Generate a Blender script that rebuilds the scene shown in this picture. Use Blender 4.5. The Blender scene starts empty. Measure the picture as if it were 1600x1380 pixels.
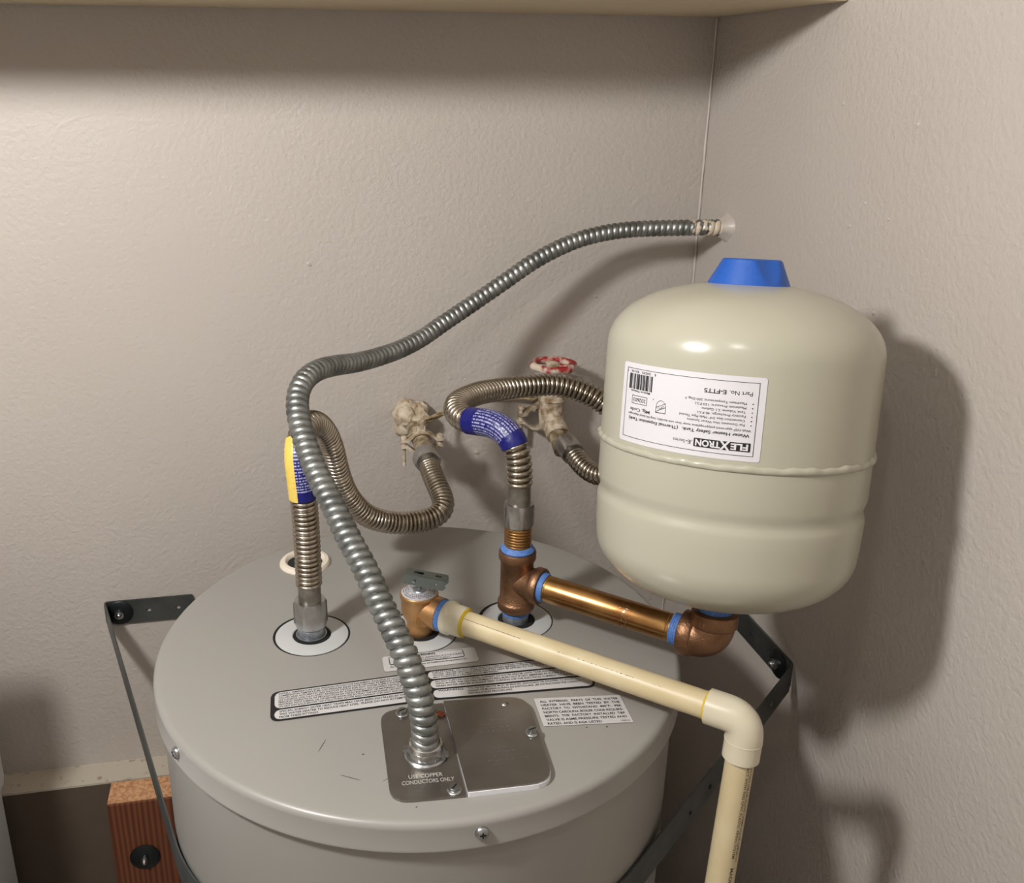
import bpy, bmesh, math, random
from mathutils import Vector, Matrix, geometry
random.seed(7)
S = bpy.context.scene
COL = S.collection
# ------------------------------------------------------------------ camera
cam_data = bpy.data.cameras.new('camera')
cam = bpy.data.objects.new('camera', cam_data); COL.objects.link(cam)
PITCH, ROLL = 0.3478, 0.0065
fw = Vector((0, math.cos(PITCH), -math.sin(PITCH)))
r0 = Vector((1, 0, 0)); u0 = r0.cross(fw)
rt = r0*math.cos(ROLL) + u0*math.sin(ROLL); up = -r0*math.sin(ROLL) + u0*math.cos(ROLL)
CAM = Vector((0.0314, -0.8228, 0.5237))
cam.matrix_world = Matrix(((rt.x, up.x, -fw.x, CAM.x), (rt.y, up.y, -fw.y, CAM.y), (rt.z, up.z, -fw.z, CAM.z), (0, 0, 0, 1)))
cam_data.sensor_width = 36; cam_data.sensor_fit = 'HORIZONTAL'; cam_data.lens = 33.75
cam_data.shift_x = 0.0582; cam_data.shift_y = -0.01754; cam_data.clip_start = 0.02
S.camera = cam
# ------------------------------------------------------------------ world, exposure, lamps' numbers
w = bpy.data.worlds.new('world'); S.world = w; w.use_nodes = True
w.node_tree.nodes['Background'].inputs[0].default_value = (0.5, 0.47, 0.42, 1)
w.node_tree.nodes['Background'].inputs[1].default_value = 0.05
S.view_settings.view_transform = 'Standard'; S.view_settings.look = 'None'
S.view_settings.gamma = 1; S.view_settings.use_curve_mapping = False
S.view_settings.exposure = 0.0
LAMPS = [((-0.49, -0.55, 0.775), 0.055, 350.0), ((0.03, -0.66, 0.84), 0.02, 200.0)]
# ------------------------------------------------------------------ wall frame
YAW = 0.1957
D = Vector((math.cos(YAW), math.sin(YAW), 0))          # along the back wall, to the right
N = Vector((math.sin(YAW), -math.cos(YAW), 0))         # out of the back wall, into the room
Z = Vector((0, 0, 1))
CORNER = Vector((0.3601, 0.4792, 0))
FLOOR, CEIL, SHELF = -0.95, 1.65, 0.5943
def wp(s, t, z): return CORNER + D*s + N*t + Z*z       # s<=0 left of the corner, t out from back wall

# ------------------------------------------------------------------ materials
def srgb(r, g, b):
    f = lambda c: (c/255/12.92) if c/255 <= 0.04045 else ((c/255+0.055)/1.055)**2.4
    return (f(r), f(g), f(b), 1)
def mat(name, col, rough=0.5, metal=0.0, noise=None, bump=None, spec=0.5, coat=0.0, col2=None, emit=None):
    m = bpy.data.materials.new(name); m.use_nodes = True
    nt = m.node_tree; b = nt.nodes['Principled BSDF']
    b.inputs['Base Color'].default_value = col; b.inputs['Roughness'].default_value = rough
    b.inputs['Metallic'].default_value = metal; b.inputs['Specular IOR Level'].default_value = spec
    b.inputs['Coat Weight'].default_value = coat
    if emit: b.inputs['Emission Color'].default_value = emit[0]; b.inputs['Emission Strength'].default_value = emit[1]
    tc = nt.nodes.new('ShaderNodeTexCoord')
    geo = nt.nodes.new('ShaderNodeNewGeometry')
    if noise:                                           # (scale, low, high) colour mottling
        n = nt.nodes.new('ShaderNodeTexNoise'); n.inputs['Scale'].default_value = noise[0]; n.inputs['Detail'].default_value = 5
        nt.links.new(geo.outputs['Position'], n.inputs['Vector'])
        rp = nt.nodes.new('ShaderNodeValToRGB')
        rp.color_ramp.elements[0].position = noise[1]; rp.color_ramp.elements[1].position = noise[2]
        rp.color_ramp.elements[0].color = col2 or tuple(c*0.8 for c in col[:3])+(1,); rp.color_ramp.elements[1].color = col
        nt.links.new(n.outputs['Fac'], rp.inputs['Fac']); nt.links.new(rp.outputs['Color'], b.inputs['Base Color'])
    if bump:                                            # list of (scale, strength, distance)
        prev = None
        for sc, st, di in bump:
            n = nt.nodes.new('ShaderNodeTexNoise'); n.inputs['Scale'].default_value = sc; n.inputs['Detail'].default_value = 3
            nt.links.new(geo.outputs['Position'], n.inputs['Vector'])
            bp = nt.nodes.new('ShaderNodeBump'); bp.inputs['Strength'].default_value = st; bp.inputs['Distance'].default_value = di
            nt.links.new(n.outputs['Fac'], bp.inputs['Height'])
            if prev: nt.links.new(prev.outputs['Normal'], bp.inputs['Normal'])
            prev = bp
        nt.links.new(prev.outputs['Normal'], b.inputs['Normal'])
    return m
M = {}
M['wall'] = mat('taupe_wall_paint', srgb(184, 176, 168), 0.46, noise=(3, .3, .7), col2=srgb(180, 171, 163), bump=[(170, .5, .0028), (520, .15, .001)], spec=.3)
M['frontwall'] = mat('white_front_wall', srgb(226, 222, 216), 0.7)
M['shelf'] = mat('beige_shelf_paint', srgb(205, 190, 160), 0.55, noise=(8, .3, .7), col2=srgb(196, 180, 150), bump=[(90, .08, .001)])
M['ceiling'] = mat('white_ceiling_paint', srgb(190, 184, 174), 0.8)
M['floor'] = mat('pale_tile_floor', srgb(196, 190, 182), 0.6, noise=(6, .3, .7))
M['plinth'] = mat('shaded_lower_wall', srgb(92, 78, 66), 0.75, noise=(14, .3, .7), bump=[(120, .2, .002)])  # shade on the lower wall front is painted into this dark colour
M['ledge'] = mat('white_ledge_plaster', srgb(184, 174, 158), 0.7, noise=(70, .32, .42), col2=srgb(150, 132, 112), bump=[(60, .25, .002)])
M['caulk'] = mat('white_caulk', srgb(192, 184, 175), 0.35, bump=[(90, .3, .003)])
M['heater'] = mat('grey_enamel_steel', srgb(145, 142, 137), 0.36, noise=(2.5, .3, .7), col2=srgb(141, 138, 132), bump=[(900, .05, .0004)], spec=.5)
M['collar'] = mat('white_plastic_collar', srgb(178, 179, 178), 0.35)
M['gap'] = mat('black_foam', srgb(14, 13, 12), 0.9)
M['cream'] = mat('cream_plastic', srgb(226, 214, 198), 0.4)
M['zinc'] = mat('zinc_screw', srgb(170, 172, 174), 0.28, 1.0, bump=[(700, .15, .0006)])
M['galv'] = mat('galvanised_nipple', srgb(165, 170, 176), 0.36, .7, noise=(160, .35, .7), col2=srgb(136, 140, 146))
M['cover'] = mat('aluminium_cover', srgb(150, 146, 140), 0.36, 0.95, noise=(30, .3, .7), col2=srgb(136, 130, 124), bump=[(350, .08, .0006)])
M['emboss'] = mat('stamped_aluminium', srgb(200, 197, 192), 0.4, .3)
M['insul'] = mat('white_cover_insulator', srgb(222, 222, 226), 0.5)
M['black'] = mat('black_print', srgb(16, 16, 18), 0.55)
M['grey_print'] = mat('grey_print', srgb(70, 68, 70), 0.6)
M['paper'] = mat('white_sticker', srgb(206, 203, 206), 0.45)
M['paper2'] = mat('white_lid_sticker', srgb(188, 186, 185), 0.5)
M['copperwire'] = mat('copper_wire', srgb(112, 62, 42), 0.4, .8)
M['greenwire'] = mat('green_wire', srgb(26, 70, 48), 0.5)
M['stainless'] = mat('corrugated_stainless', srgb(176, 167, 154), 0.26, 1.0, noise=(40, .3, .7), col2=srgb(158, 148, 134))
M['cuff'] = mat('stainless_cuff', srgb(152, 145, 136), 0.33, .85, noise=(90, .35, .65), col2=srgb(122, 116, 108))
M['nut'] = mat('steel_nut', srgb(186, 184, 182), 0.26, .95, noise=(120, .3, .7), col2=srgb(166, 164, 162), bump=[(400, .1, .0006)])
M['tape'] = mat('blue_thread_sealant', srgb(88, 128, 192), 0.55, noise=(500, .35, .65), col2=srgb(66, 102, 166), bump=[(900, .4, .001)])
M['bronze'] = mat('cast_bronze', srgb(156, 120, 92), 0.42, .9, noise=(45, .3, .7), col2=srgb(118, 84, 60), bump=[(520, .35, .0012)])
M['valvebrass'] = mat('cast_valve_brass', srgb(190, 148, 102), 0.4, .8, noise=(60, .3, .7), col2=srgb(172, 128, 82), bump=[(650, .3, .0008)])
M['brass'] = mat('brass_pipe', srgb(192, 150, 94), 0.28, 1.0, noise=(28, .34, .66), col2=srgb(150, 104, 64), bump=[(70, .06, .002)])
M['wear'] = mat('bright_wrench_marks', srgb(215, 200, 180), 0.3, 1.0)
M['cpvc'] = mat('cream_cpvc', srgb(206, 192, 158), 0.42, noise=(26, .3, .75), col2=srgb(192, 174, 136))
M['cpvcfit'] = mat('cream_cpvc_fitting', srgb(206, 198, 176), 0.3, noise=(40, .3, .7), col2=srgb(200, 190, 166))
M['glue'] = mat('yellow_cement', srgb(206, 178, 60), 0.35)
M['brownprint'] = mat('faded_brown_print', srgb(70, 52, 38), 0.7)
M['tank'] = mat('cream_enamel_tank', srgb(172, 168, 151), 0.25, bump=[(260, .05, .0008)], spec=.55)
M['bluecap'] = mat('blue_plastic_cap', srgb(28, 86, 172), 0.45, noise=(300, .3, .7), col2=srgb(24, 78, 164))
M['strap'] = mat('dark_zinc_strap', srgb(104, 108, 108), 0.45, 0.85, noise=(30, .3, .7), col2=srgb(86, 90, 90))
M['darkwasher'] = mat('dark_washer', srgb(48, 52, 54), 0.4, 0.8)
M['wood'] = None
M['white_app'] = mat('white_appliance_enamel', srgb(222, 224, 228), 0.35)
M['red'] = mat('chipped_red_paint', srgb(150, 26, 30), 0.5, noise=(60, .44, .56), col2=srgb(205, 190, 172))
M['paintedvalve'] = mat('painted_over_valve', srgb(200, 186, 166), 0.6, noise=(90, .36, .6), col2=srgb(128, 104, 72), bump=[(200, .5, .002)])
M['paintedpipe'] = mat('painted_brown_pipe', srgb(172, 158, 136), 0.55, noise=(110, .4, .6), col2=srgb(110, 92, 66), bump=[(250, .4, .0015)])
M['fluff'] = mat('off_white_plaster', srgb(206, 194, 174), 0.9, noise=(60, .3, .65), col2=srgb(160, 138, 108), bump=[(160, .8, .004)])
M['wire'] = mat('painted_ground_wire', srgb(196, 178, 140), 0.6, noise=(90, .35, .6), col2=srgb(110, 88, 56))
M['tag'] = mat('silver_valve_tag', srgb(186, 184, 188), 0.4, 0.2)
M['lever'] = mat('plated_lever', srgb(128, 136, 132), 0.3, 1.0)
M['lampglass'] = mat('lamp_glow', srgb(255, 232, 200), 0.4, emit=((1, .99, .975, 1), 1.0))
M['lampbase'] = mat('white_lamp_base', srgb(220, 218, 212), 0.5)

def wood_mat():
    m = mat('red_stained_wood', srgb(150, 88, 52), 0.6); nt = m.node_tree; b = nt.nodes['Principled BSDF']
    tc = nt.nodes.new('ShaderNodeTexCoord'); mp = nt.nodes.new('ShaderNodeMapping')
    mp.inputs['Scale'].default_value = (1, .6, .035)
    wv = nt.nodes.new('ShaderNodeTexWave'); wv.inputs['Scale'].default_value = 42; wv.inputs['Distortion'].default_value = 5.0
    wv.inputs['Detail'].default_value = 2; wv.bands_direction = 'X'
    rp = nt.nodes.new('ShaderNodeValToRGB')
    rp.color_ramp.elements[0].color = srgb(84, 42, 22); rp.color_ramp.elements[1].color = srgb(122, 68, 38)
    nt.links.new(tc.outputs['Object'], mp.inputs['Vector']); nt.links.new(mp.outputs['Vector'], wv.inputs['Vector'])
    nt.links.new(wv.outputs['Fac'], rp.inputs['Fac']); nt.links.new(rp.outputs['Color'], b.inputs['Base Color'])
    return m
M['wood'] = wood_mat()
M['endgrain'] = mat('pale_end_grain', srgb(205, 160, 118), 0.7, noise=(220, .35, .6), col2=srgb(170, 118, 80))

def uv_node(nt):
    u = nt.nodes.new('ShaderNodeUVMap'); u.uv_map = 'uv'
    sp = nt.nodes.new('ShaderNodeSeparateXYZ'); nt.links.new(u.outputs['UV'], sp.inputs['Vector']); return u, sp
def math_node(nt, op, a, b=None, c=None):
    n = nt.nodes.new('ShaderNodeMath'); n.operation = op
    for i, v in enumerate((a, b, c)):
        if v is None: continue
        if isinstance(v, (int, float)): n.inputs[i].default_value = v
        else: nt.links.new(v, n.inputs[i])
    return n.outputs[0]
def mixc(nt, fac, a, b):
    n = nt.nodes.new('ShaderNodeMix'); n.data_type = 'RGBA'
    if isinstance(fac, (int, float)): n.inputs[0].default_value = fac
    else: nt.links.new(fac, n.inputs[0])
    for i, v in ((6, a), (7, b)):
        if isinstance(v, tuple): n.inputs[i].default_value = v
        else: nt.links.new(v, n.inputs[i])
    return n.outputs[2]
def conduit_mat():
    m = mat('galvanised_conduit', srgb(150, 152, 150), 0.42, .9, bump=[(300, .15, .001)]); nt = m.node_tree; b = nt.nodes['Principled BSDF']
    u, sp = uv_node(nt)
    n = nt.nodes.new('ShaderNodeTexNoise'); n.inputs['Scale'].default_value = 55; n.inputs['Detail'].default_value = 6
    g = nt.nodes.new('ShaderNodeNewGeometry'); nt.links.new(g.outputs['Position'], n.inputs['Vector'])
    rp = nt.nodes.new('ShaderNodeValToRGB'); rp.color_ramp.elements[0].position = .32; rp.color_ramp.elements[1].position = .7
    rp.color_ramp.elements[0].color = srgb(122, 124, 122); rp.color_ramp.elements[1].color = srgb(166, 168, 166)
    nt.links.new(n.outputs['Fac'], rp.inputs['Fac'])
    # white wall paint brushed over the last few centimetres, ragged towards the bare metal
    n2 = nt.nodes.new('ShaderNodeTexNoise'); n2.inputs['Scale'].default_value = 95; n2.inputs['Detail'].default_value = 3
    nt.links.new(g.outputs['Position'], n2.inputs['Vector'])
    edge = math_node(nt, 'ADD', math_node(nt, 'MULTIPLY', math_node(nt, 'SUBTRACT', sp.outputs['X'], 0.956), 30.0), math_node(nt, 'MULTIPLY', math_node(nt, 'SUBTRACT', n2.outputs['Fac'], .5), 4.0))
    fac = math_node(nt, 'GREATER_THAN', edge, 0.45)
    nt.links.new(mixc(nt, fac, rp.outputs['Color'], srgb(206, 192, 172)), b.inputs['Base Color'])
    nt.links.new(math_node(nt, 'MULTIPLY', math_node(nt, 'SUBTRACT', 1.0, fac), .92), b.inputs['Metallic'])
    return m
M['conduit'] = conduit_mat()
def sleeve_mat(name, yellow):
    m = mat(name, srgb(18, 26, 130), 0.35, bump=[(230, .35, .002)], spec=.5); nt = m.node_tree; b = nt.nodes['Principled BSDF']
    u, sp = uv_node(nt)
    mp = nt.nodes.new('ShaderNodeMapping'); nt.links.new(u.outputs['UV'], mp.inputs['Vector'])
    mp.inputs['Scale'].default_value = (70, 14, 1) if not yellow else (16, 60, 1)
    n = nt.nodes.new('ShaderNodeTexNoise'); n.inputs['Scale'].default_value = 1.0; n.inputs['Detail'].default_value = 2
    nt.links.new(mp.outputs['Vector'], n.inputs['Vector'])
    rows = math_node(nt, 'FRACT', math_node(nt, 'MULTIPLY', sp.outputs['Y'], 26.0) if not yellow else math_node(nt, 'MULTIPLY', sp.outputs['X'], 22.0))
    inrow = math_node(nt, 'LESS_THAN', rows, .5)
    dots = math_node(nt, 'GREATER_THAN', n.outputs['Fac'], .47)
    # margins of plain blue at both ends of the sleeve
    c = math_node(nt, 'LESS_THAN', math_node(nt, 'ABSOLUTE', math_node(nt, 'SUBTRACT', sp.outputs['X'], .46 if not yellow else .56)), .30 if not yellow else .4)
    fac = math_node(nt, 'MULTIPLY', math_node(nt, 'MULTIPLY', inrow, dots), c)
    col = mixc(nt, math_node(nt, 'MULTIPLY', fac, .8), srgb(12, 16, 100), srgb(176, 176, 200))
    if yellow:
        yf = math_node(nt, 'LESS_THAN', math_node(nt, 'ABSOLUTE', math_node(nt, 'SUBTRACT', sp.outputs['Y'], YELLOW_AT)), .17)
        n3 = nt.nodes.new('ShaderNodeTexNoise'); n3.inputs['Scale'].default_value = 160
        rp = nt.nodes.new('ShaderNodeValToRGB'); rp.color_ramp.elements[0].position = .42; rp.color_ramp.elements[1].position = .6
        rp.color_ramp.elements[0].color = srgb(206, 188, 116); rp.color_ramp.elements[1].color = srgb(226, 186, 26)
        nt.links.new(n3.outputs['Fac'], rp.inputs['Fac'])
        col = mixc(nt, yf, col, rp.outputs['Color'])
    nt.links.new(col, b.inputs['Base Color'])
    return m
YELLOW_AT = 0.42
M['sleeve_blue'] = sleeve_mat('blue_printed_sleeve', False)
M['sleeve_yellow'] = sleeve_mat('blue_and_yellow_sleeve', True)

# ------------------------------------------------------------------ mesh builder
class MB:
    def __init__(s): s.v = []; s.f = []; s.uv = None
    def add(s, verts, faces, uvs=None):
        o = len(s.v); s.v += [Vector(p) for p in verts]; s.f += [tuple(i+o for i in f) for f in faces]
        if uvs is not None:
            if s.uv is None: s.uv = []
            s.uv += uvs
        return s
    def lathe(s, prof, n=32, M4=None, seg=None):
        M4 = M4 or Matrix(); vs = []; fs = []; idx = []
        for r, z in prof:
            if r < 1e-7: idx.append([len(vs)]); vs.append(M4 @ Vector((0, 0, z)))
            else:
                idx.append(list(range(len(vs), len(vs)+n)))
                for k in range(n):
                    a = 2*math.pi*k/n; vs.append(M4 @ Vector((r*math.cos(a), r*math.sin(a), z)))
        for A, B in zip(idx, idx[1:]):
            for k in range(n):
                k2 = (k+1) % n
                if len(A) == 1 and len(B) == 1: continue
                if len(A) == 1: fs.append((A[0], B[k2], B[k]))
                elif len(B) == 1: fs.append((A[k], A[k2], B[0]))
                else: fs.append((A[k], A[k2], B[k2], B[k]))
        return s.add(vs, fs)
    def box(s, c, sx, sy, sz, M4=None):
        M4 = M4 or Matrix(); c = Vector(c); vs = []
        for dz in (-.5, .5):
            for dx, dy in ((-.5, -.5), (.5, -.5), (.5, .5), (-.5, .5)): vs.append(M4 @ (c + Vector((dx*sx, dy*sy, dz*sz))))
        return s.add(vs, [(3, 2, 1, 0), (4, 5, 6, 7), (0, 1, 5, 4), (1, 2, 6, 5), (2, 3, 7, 6), (3, 0, 4, 7)])
    def quadprism(s, pts, h):                            # pts: 4 world points, h: world vector
        p = [Vector(q) for q in pts]; h = Vector(h)
        return s.add(p + [q+h for q in p], [(3, 2, 1, 0), (4, 5, 6, 7), (0, 1, 5, 4), (1, 2, 6, 5), (2, 3, 7, 6), (3, 0, 4, 7)])
    def tube(s, path, rad, n=24, cap=True, uv=False):
        fr = frames(path); L = [0]
        for a, b in zip(path, path[1:]): L.append(L[-1] + (b-a).length)
        vs = []; fs = []; uvs = []
        for i, (p, (t, x, y)) in enumerate(zip(path, fr)):
            for k in range(n):
                a = 2*math.pi*k/n; r = rad(L[i], a) if callable(rad) else rad
                vs.append(p + (x*math.cos(a) + y*math.sin(a))*r)
        for i in range(len(path)-1):
            for k in range(n):
                k2 = (k+1) % n
                fs.append((i*n+k, i*n+k2, (i+1)*n+k2, (i+1)*n+k))
                if uv:
                    u1, u2 = L[i]/L[-1], L[i+1]/L[-1]
                    uvs += [(u1, k/n), (u1, (k+1)/n), (u2, (k+1)/n), (u2, k/n)]
        if cap:
            fs.append(tuple(reversed(range(n)))); fs.append(tuple(range((len(path)-1)*n, len(path)*n)))
            if uv: uvs += [(0, 0)]*n + [(1, 0)]*n
        return s.add(vs, fs, uvs if uv else None)
    def ribbon(s, path, wdir, width, thick):             # flat band; wdir: vector or function(i)
        vs = []; fs = []; m = len(path)
        for i, p in enumerate(path):
            t = (path[min(i+1, m-1)] - path[max(i-1, 0)]).normalized()
            wd = wdir(i) if callable(wdir) else wdir
            wd = (wd - t*wd.dot(t)).normalized(); nn = t.cross(wd)
            for a, b in ((-.5, -.5), (.5, -.5), (.5, .5), (-.5, .5)): vs.append(p + wd*width*a + nn*thick*b)
        for i in range(m-1):
            for k in range(4): fs.append((i*4+k, i*4+(k+1) % 4, (i+1)*4+(k+1) % 4, (i+1)*4+k))
        fs.append((3, 2, 1, 0)); fs.append(tuple((m-1)*4+k for k in range(4)))
        return s.add(vs, fs)
    def plate(s, outer, holes, fmap, z0, z1):            # 2D outline with real holes; fmap(x, y, z) -> world
        loops = [outer] + holes
        tris = geometry.tessellate_polygon([[Vector((p[0], p[1], 0)) for p in l] for l in loops])
        flat = [p for l in loops for p in l]; n = len(flat)
        vs = [fmap(p[0], p[1], z1) for p in flat] + [fmap(p[0], p[1], z0) for p in flat]
        fs = []
        for t in tris:
            a, b, c = (flat[i] for i in t)
            ccw = (b[0]-a[0])*(c[1]-a[1]) - (b[1]-a[1])*(c[0]-a[0]) > 0
            t = tuple(t) if ccw else tuple(reversed(t))
            fs.append(t); fs.append(tuple(i+n for i in reversed(t)))
        o = 0
        for l in loops:
            m = len(l)
            for k in range(m): fs.append((o+k, o+(k+1) % m, n+o+(k+1) % m, n+o+k))
            o += m
        return s.add(vs, fs)
    def hexnut(s, M4, R, z0, z1, ch=.12, hole=None):
        vs = []; fs = []; h = z1-z0; c = ch*R; n = 24
        def hexr(k, rr):
            a = 2*math.pi*k/n; aa = (a % (math.pi/3)) - math.pi/6
            return rr*math.cos(math.pi/6)/math.cos(aa)
        rings = [(lambda k: R*.84, z0), (lambda k: min(hexr(k, R), R*.9), z0), (lambda k: hexr(k, R), z0+c), (lambda k: hexr(k, R), z1-c), (lambda k: min(hexr(k, R), R*.9), z1), (lambda k: R*.80, z1)]
        for f, z in rings:
            for k in range(n):
                a = 2*math.pi*k/n; r = f(k); vs.append(M4 @ Vector((r*math.cos(a), r*math.sin(a), z)))
        for i in range(len(rings)-1):
            for k in range(n): fs.append((i*n+k, i*n+(k+1) % n, (i+1)*n+(k+1) % n, (i+1)*n+k))
        fs.append(tuple(reversed(range(n)))); fs.append(tuple(range(5*n, 6*n)))
        return s.add(vs, fs)

def frames(path):
    m = len(path); T = [(path[min(i+1, m-1)] - path[max(i-1, 0)]).normalized() for i in range(m)]
    x = T[0].orthogonal().normalized(); out = []
    for i in range(m):
        t = T[i]; x = (x - t*x.dot(t)).normalized(); out.append((t, x, t.cross(x)))
    return out
def resample(pts, step):
    L = [0]
    for a, b in zip(pts, pts[1:]): L.append(L[-1] + (b-a).length)
    n = max(2, int(round(L[-1]/step))); out = []; j = 0
    for i in range(n+1):
        d = L[-1]*i/n
        while j < len(pts)-2 and L[j+1] < d: j += 1
        f = (d-L[j])/max(1e-9, L[j+1]-L[j]); out.append(pts[j].lerp(pts[j+1], min(1, max(0, f))))
    return out
def smooth_path(pts, step, iters=8):
    pts = [Vector(p) for p in pts]; P = [pts[0]*2-pts[1]] + pts + [pts[-1]*2-pts[-2]]; d = []
    for i in range(1, len(P)-2):
        for k in range(10):
            t = k/10; a, b, c, e = P[i-1], P[i], P[i+1], P[i+2]
            d.append(.5*((2*b) + (c-a)*t + (2*a-5*b+4*c-e)*t*t + (3*b-a-3*c+e)*t**3))
    d.append(pts[-1]); c = resample(d, .006)
    for _ in range(iters):
        c = [c[0], c[1]] + [c[i]*.5 + (c[i-1]+c[i+1])*.25 for i in range(2, len(c)-2)] + c[-2:]
    P = [c[0]*2-c[1]] + c + [c[-1]*2-c[-2]]; d = []
    for i in range(1, len(P)-2):
        for k in range(12):
            t = k/12; a, b, e, g = P[i-1], P[i], P[i+1], P[i+2]
            d.append(.5*((2*b) + (e-a)*t + (2*a-5*b+4*e-g)*t*t + (3*b-a-3*e+g)*t**3))
    d.append(c[-1]); return resample(d, step)
def axis(p, d, roll=0.0):                                # matrix with local z along d
    d = Vector(d).normalized(); return Matrix.Translation(Vector(p)) @ d.to_track_quat('Z', 'Y').to_matrix().to_4x4() @ Matrix.Rotation(roll, 4, 'Z')
def rounded(pts, rad, n=6):
    out = []; m = len(pts)
    for i in range(m):
        p = Vector(pts[i]); a = Vector(pts[i-1])-p; b = Vector(pts[(i+1) % m])-p; r = rad[i] if isinstance(rad, (list, tuple)) else rad
        if r <= 0: out.append((p.x, p.y)); continue
        A = p + a.normalized()*r; Bq = p + b.normalized()*r
        for k in range(n+1):
            t = k/n; q = A*(1-t)**2 + p*2*t*(1-t) + Bq*t*t; out.append((q.x, q.y))
    return out
def circle(cx, cy, r, n=16): return [(cx+r*math.cos(2*math.pi*k/n), cy+r*math.sin(2*math.pi*k/n)) for k in range(n)]

WORLD = {}
def obj(name, mb, m, parent=None, sharp=40, smooth=True, base=False):
    xs = [v.x for v in mb.v]; ys = [v.y for v in mb.v]; zs = [v.z for v in mb.v]
    c = Vector(((min(xs)+max(xs))/2, (min(ys)+max(ys))/2, min(zs) if base else (min(zs)+max(zs))/2))
    me = bpy.data.meshes.new(name); me.from_pydata([v-c for v in mb.v], [], mb.f)
    if mb.uv:
        l = me.uv_layers.new(name='uv')
        for i, q in enumerate(mb.uv): l.data[i].uv = q
    me.materials.append(M[m] if isinstance(m, str) else m); me.validate()
    bm = bmesh.new(); bm.from_mesh(me)
    bmesh.ops.recalc_face_normals(bm, faces=bm.faces) if len(bm.faces) < 60000 else None
    bm.to_mesh(me); bm.free()
    if smooth:
        me.shade_smooth(); me.set_sharp_from_angle(angle=math.radians(sharp))
    o = bpy.data.objects.new(name, me); COL.objects.link(o)
    if parent is not None:
        o.parent = parent; o.location = c - WORLD[parent.name]
    else: o.location = c
    WORLD[o.name] = c
    return o
def bevel(o, wd, seg=2):
    b = o.modifiers.new('bevel', 'BEVEL'); b.width = wd; b.segments = seg; b.limit_method = 'ANGLE'; b.angle_limit = math.radians(40); return o
def tag(o, label, cat, group=None):
    o['label'] = label; o['category'] = cat
    if group: o['group'] = group
    return o
def struct(o): o['kind'] = 'structure'; return o
def thing(name, label, cat, loc, group=None):
    o = bpy.data.objects.new(name, None); COL.objects.link(o); o.location = Vector(loc); o.empty_display_size = .02
    WORLD[o.name] = Vector(loc); return tag(o, label, cat, group)
# ------------------------------------------------------------------ lettering
_TC = {}
def glyphs(s, bold=0.0):
    k = (s, bold)
    if k not in _TC:
        cu = bpy.data.curves.new('text', 'FONT'); cu.body = s; cu.size = 1; cu.offset = bold; cu.resolution_u = 3
        o = bpy.data.objects.new('text', cu); COL.objects.link(o)
        me = o.evaluated_get(bpy.context.evaluated_depsgraph_get()).to_mesh()
        _TC[k] = ([(v.co.x, v.co.y) for v in me.vertices], [tuple(p.vertices) for p in me.polygons])
        bpy.data.objects.remove(o); bpy.data.curves.remove(cu)
    return _TC[k]
def text(mb, s, x, y, h, f, width=None, bold=0.0, maxw=None, align='L'):   # cap height h (m) at (x, y); f(x, y) -> world
    vs, fs = glyphs(s, bold); sc = h/0.70
    x0 = min(v[0] for v in vs); x1 = max(v[0] for v in vs)
    sx = width/(x1-x0) if width else sc
    if maxw and (x1-x0)*sx > maxw: sx = maxw/(x1-x0)
    ox = x if align == 'L' else (x-(x1-x0)*sx/2 if align == 'C' else x-(x1-x0)*sx)
    mb.add([f(ox+(v[0]-x0)*sx, y+v[1]*sc) for v in vs], fs)
    return mb
def rect2(mb, x0, y0, x1, y1, f, nx=8, ny=1):
    vs = [f(x0+(x1-x0)*i/nx, y0+(y1-y0)*j/ny) for j in range(ny+1) for i in range(nx+1)]
    return mb.add(vs, [(j*(nx+1)+i, j*(nx+1)+i+1, (j+1)*(nx+1)+i+1, (j+1)*(nx+1)+i) for j in range(ny) for i in range(nx)])
def rrect(mb, x0, y0, x1, y1, r, f, nx=24):              # rounded rectangle as a column strip (follows curved f)
    xs = sorted(set([x0+(x1-x0)*i/nx for i in range(nx+1)] + [x0+r*k/6 for k in range(7)] + [x1-r*k/6 for k in range(7)]))
    vs = []
    for x in xs:
        d = max(0, r-(x-x0), r-(x1-x)); e = r-math.sqrt(max(0, r*r-d*d)); vs += [f(x, y0+e), f(x, y1-e)]
    return mb.add(vs, [(2*i, 2*i+2, 2*i+3, 2*i+1) for i in range(len(xs)-1)])
def frame2(mb, x0, y0, x1, y1, t, f):
    for a in ((x0, y0, x1, y0+t), (x0, y1-t, x1, y1), (x0, y0, x0+t, y1), (x1-t, y0, x1, y1)): rect2(mb, *a, f, nx=16 if a[2]-a[0] > 4*t else 1)
    return mb
# ================================================================== the room
SL, TF = -2.4, 2.3                                       # left wall, front wall
def slab(name, a, b, c, d, h, m):
    mb = MB().quadprism([a, b, c, d], h); return struct(obj(name, mb, m, smooth=False))
wall_back = slab('wall_back', wp(SL, 0, FLOOR), wp(0, 0, FLOOR), wp(0, 0, CEIL), wp(SL, 0, CEIL), -N*.1, 'wall')
wall_right = slab('wall_right', wp(0, -.1, FLOOR), wp(0, TF, FLOOR), wp(0, TF, CEIL), wp(0, -.1, CEIL), D*.1, 'wall')
slab('wall_left', wp(SL, 0, FLOOR), wp(SL, TF, FLOOR), wp(SL, TF, CEIL), wp(SL, 0, CEIL), -D*.1, 'wall')
slab('wall_front', wp(SL, TF, FLOOR), wp(0, TF, FLOOR), wp(0, TF, CEIL), wp(SL, TF, CEIL), N*.1, 'frontwall')
slab('floor', wp(SL, 0, FLOOR), wp(0, 0, FLOOR), wp(0, TF, FLOOR), wp(SL, TF, FLOOR), -Z*.1, 'floor')
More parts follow.
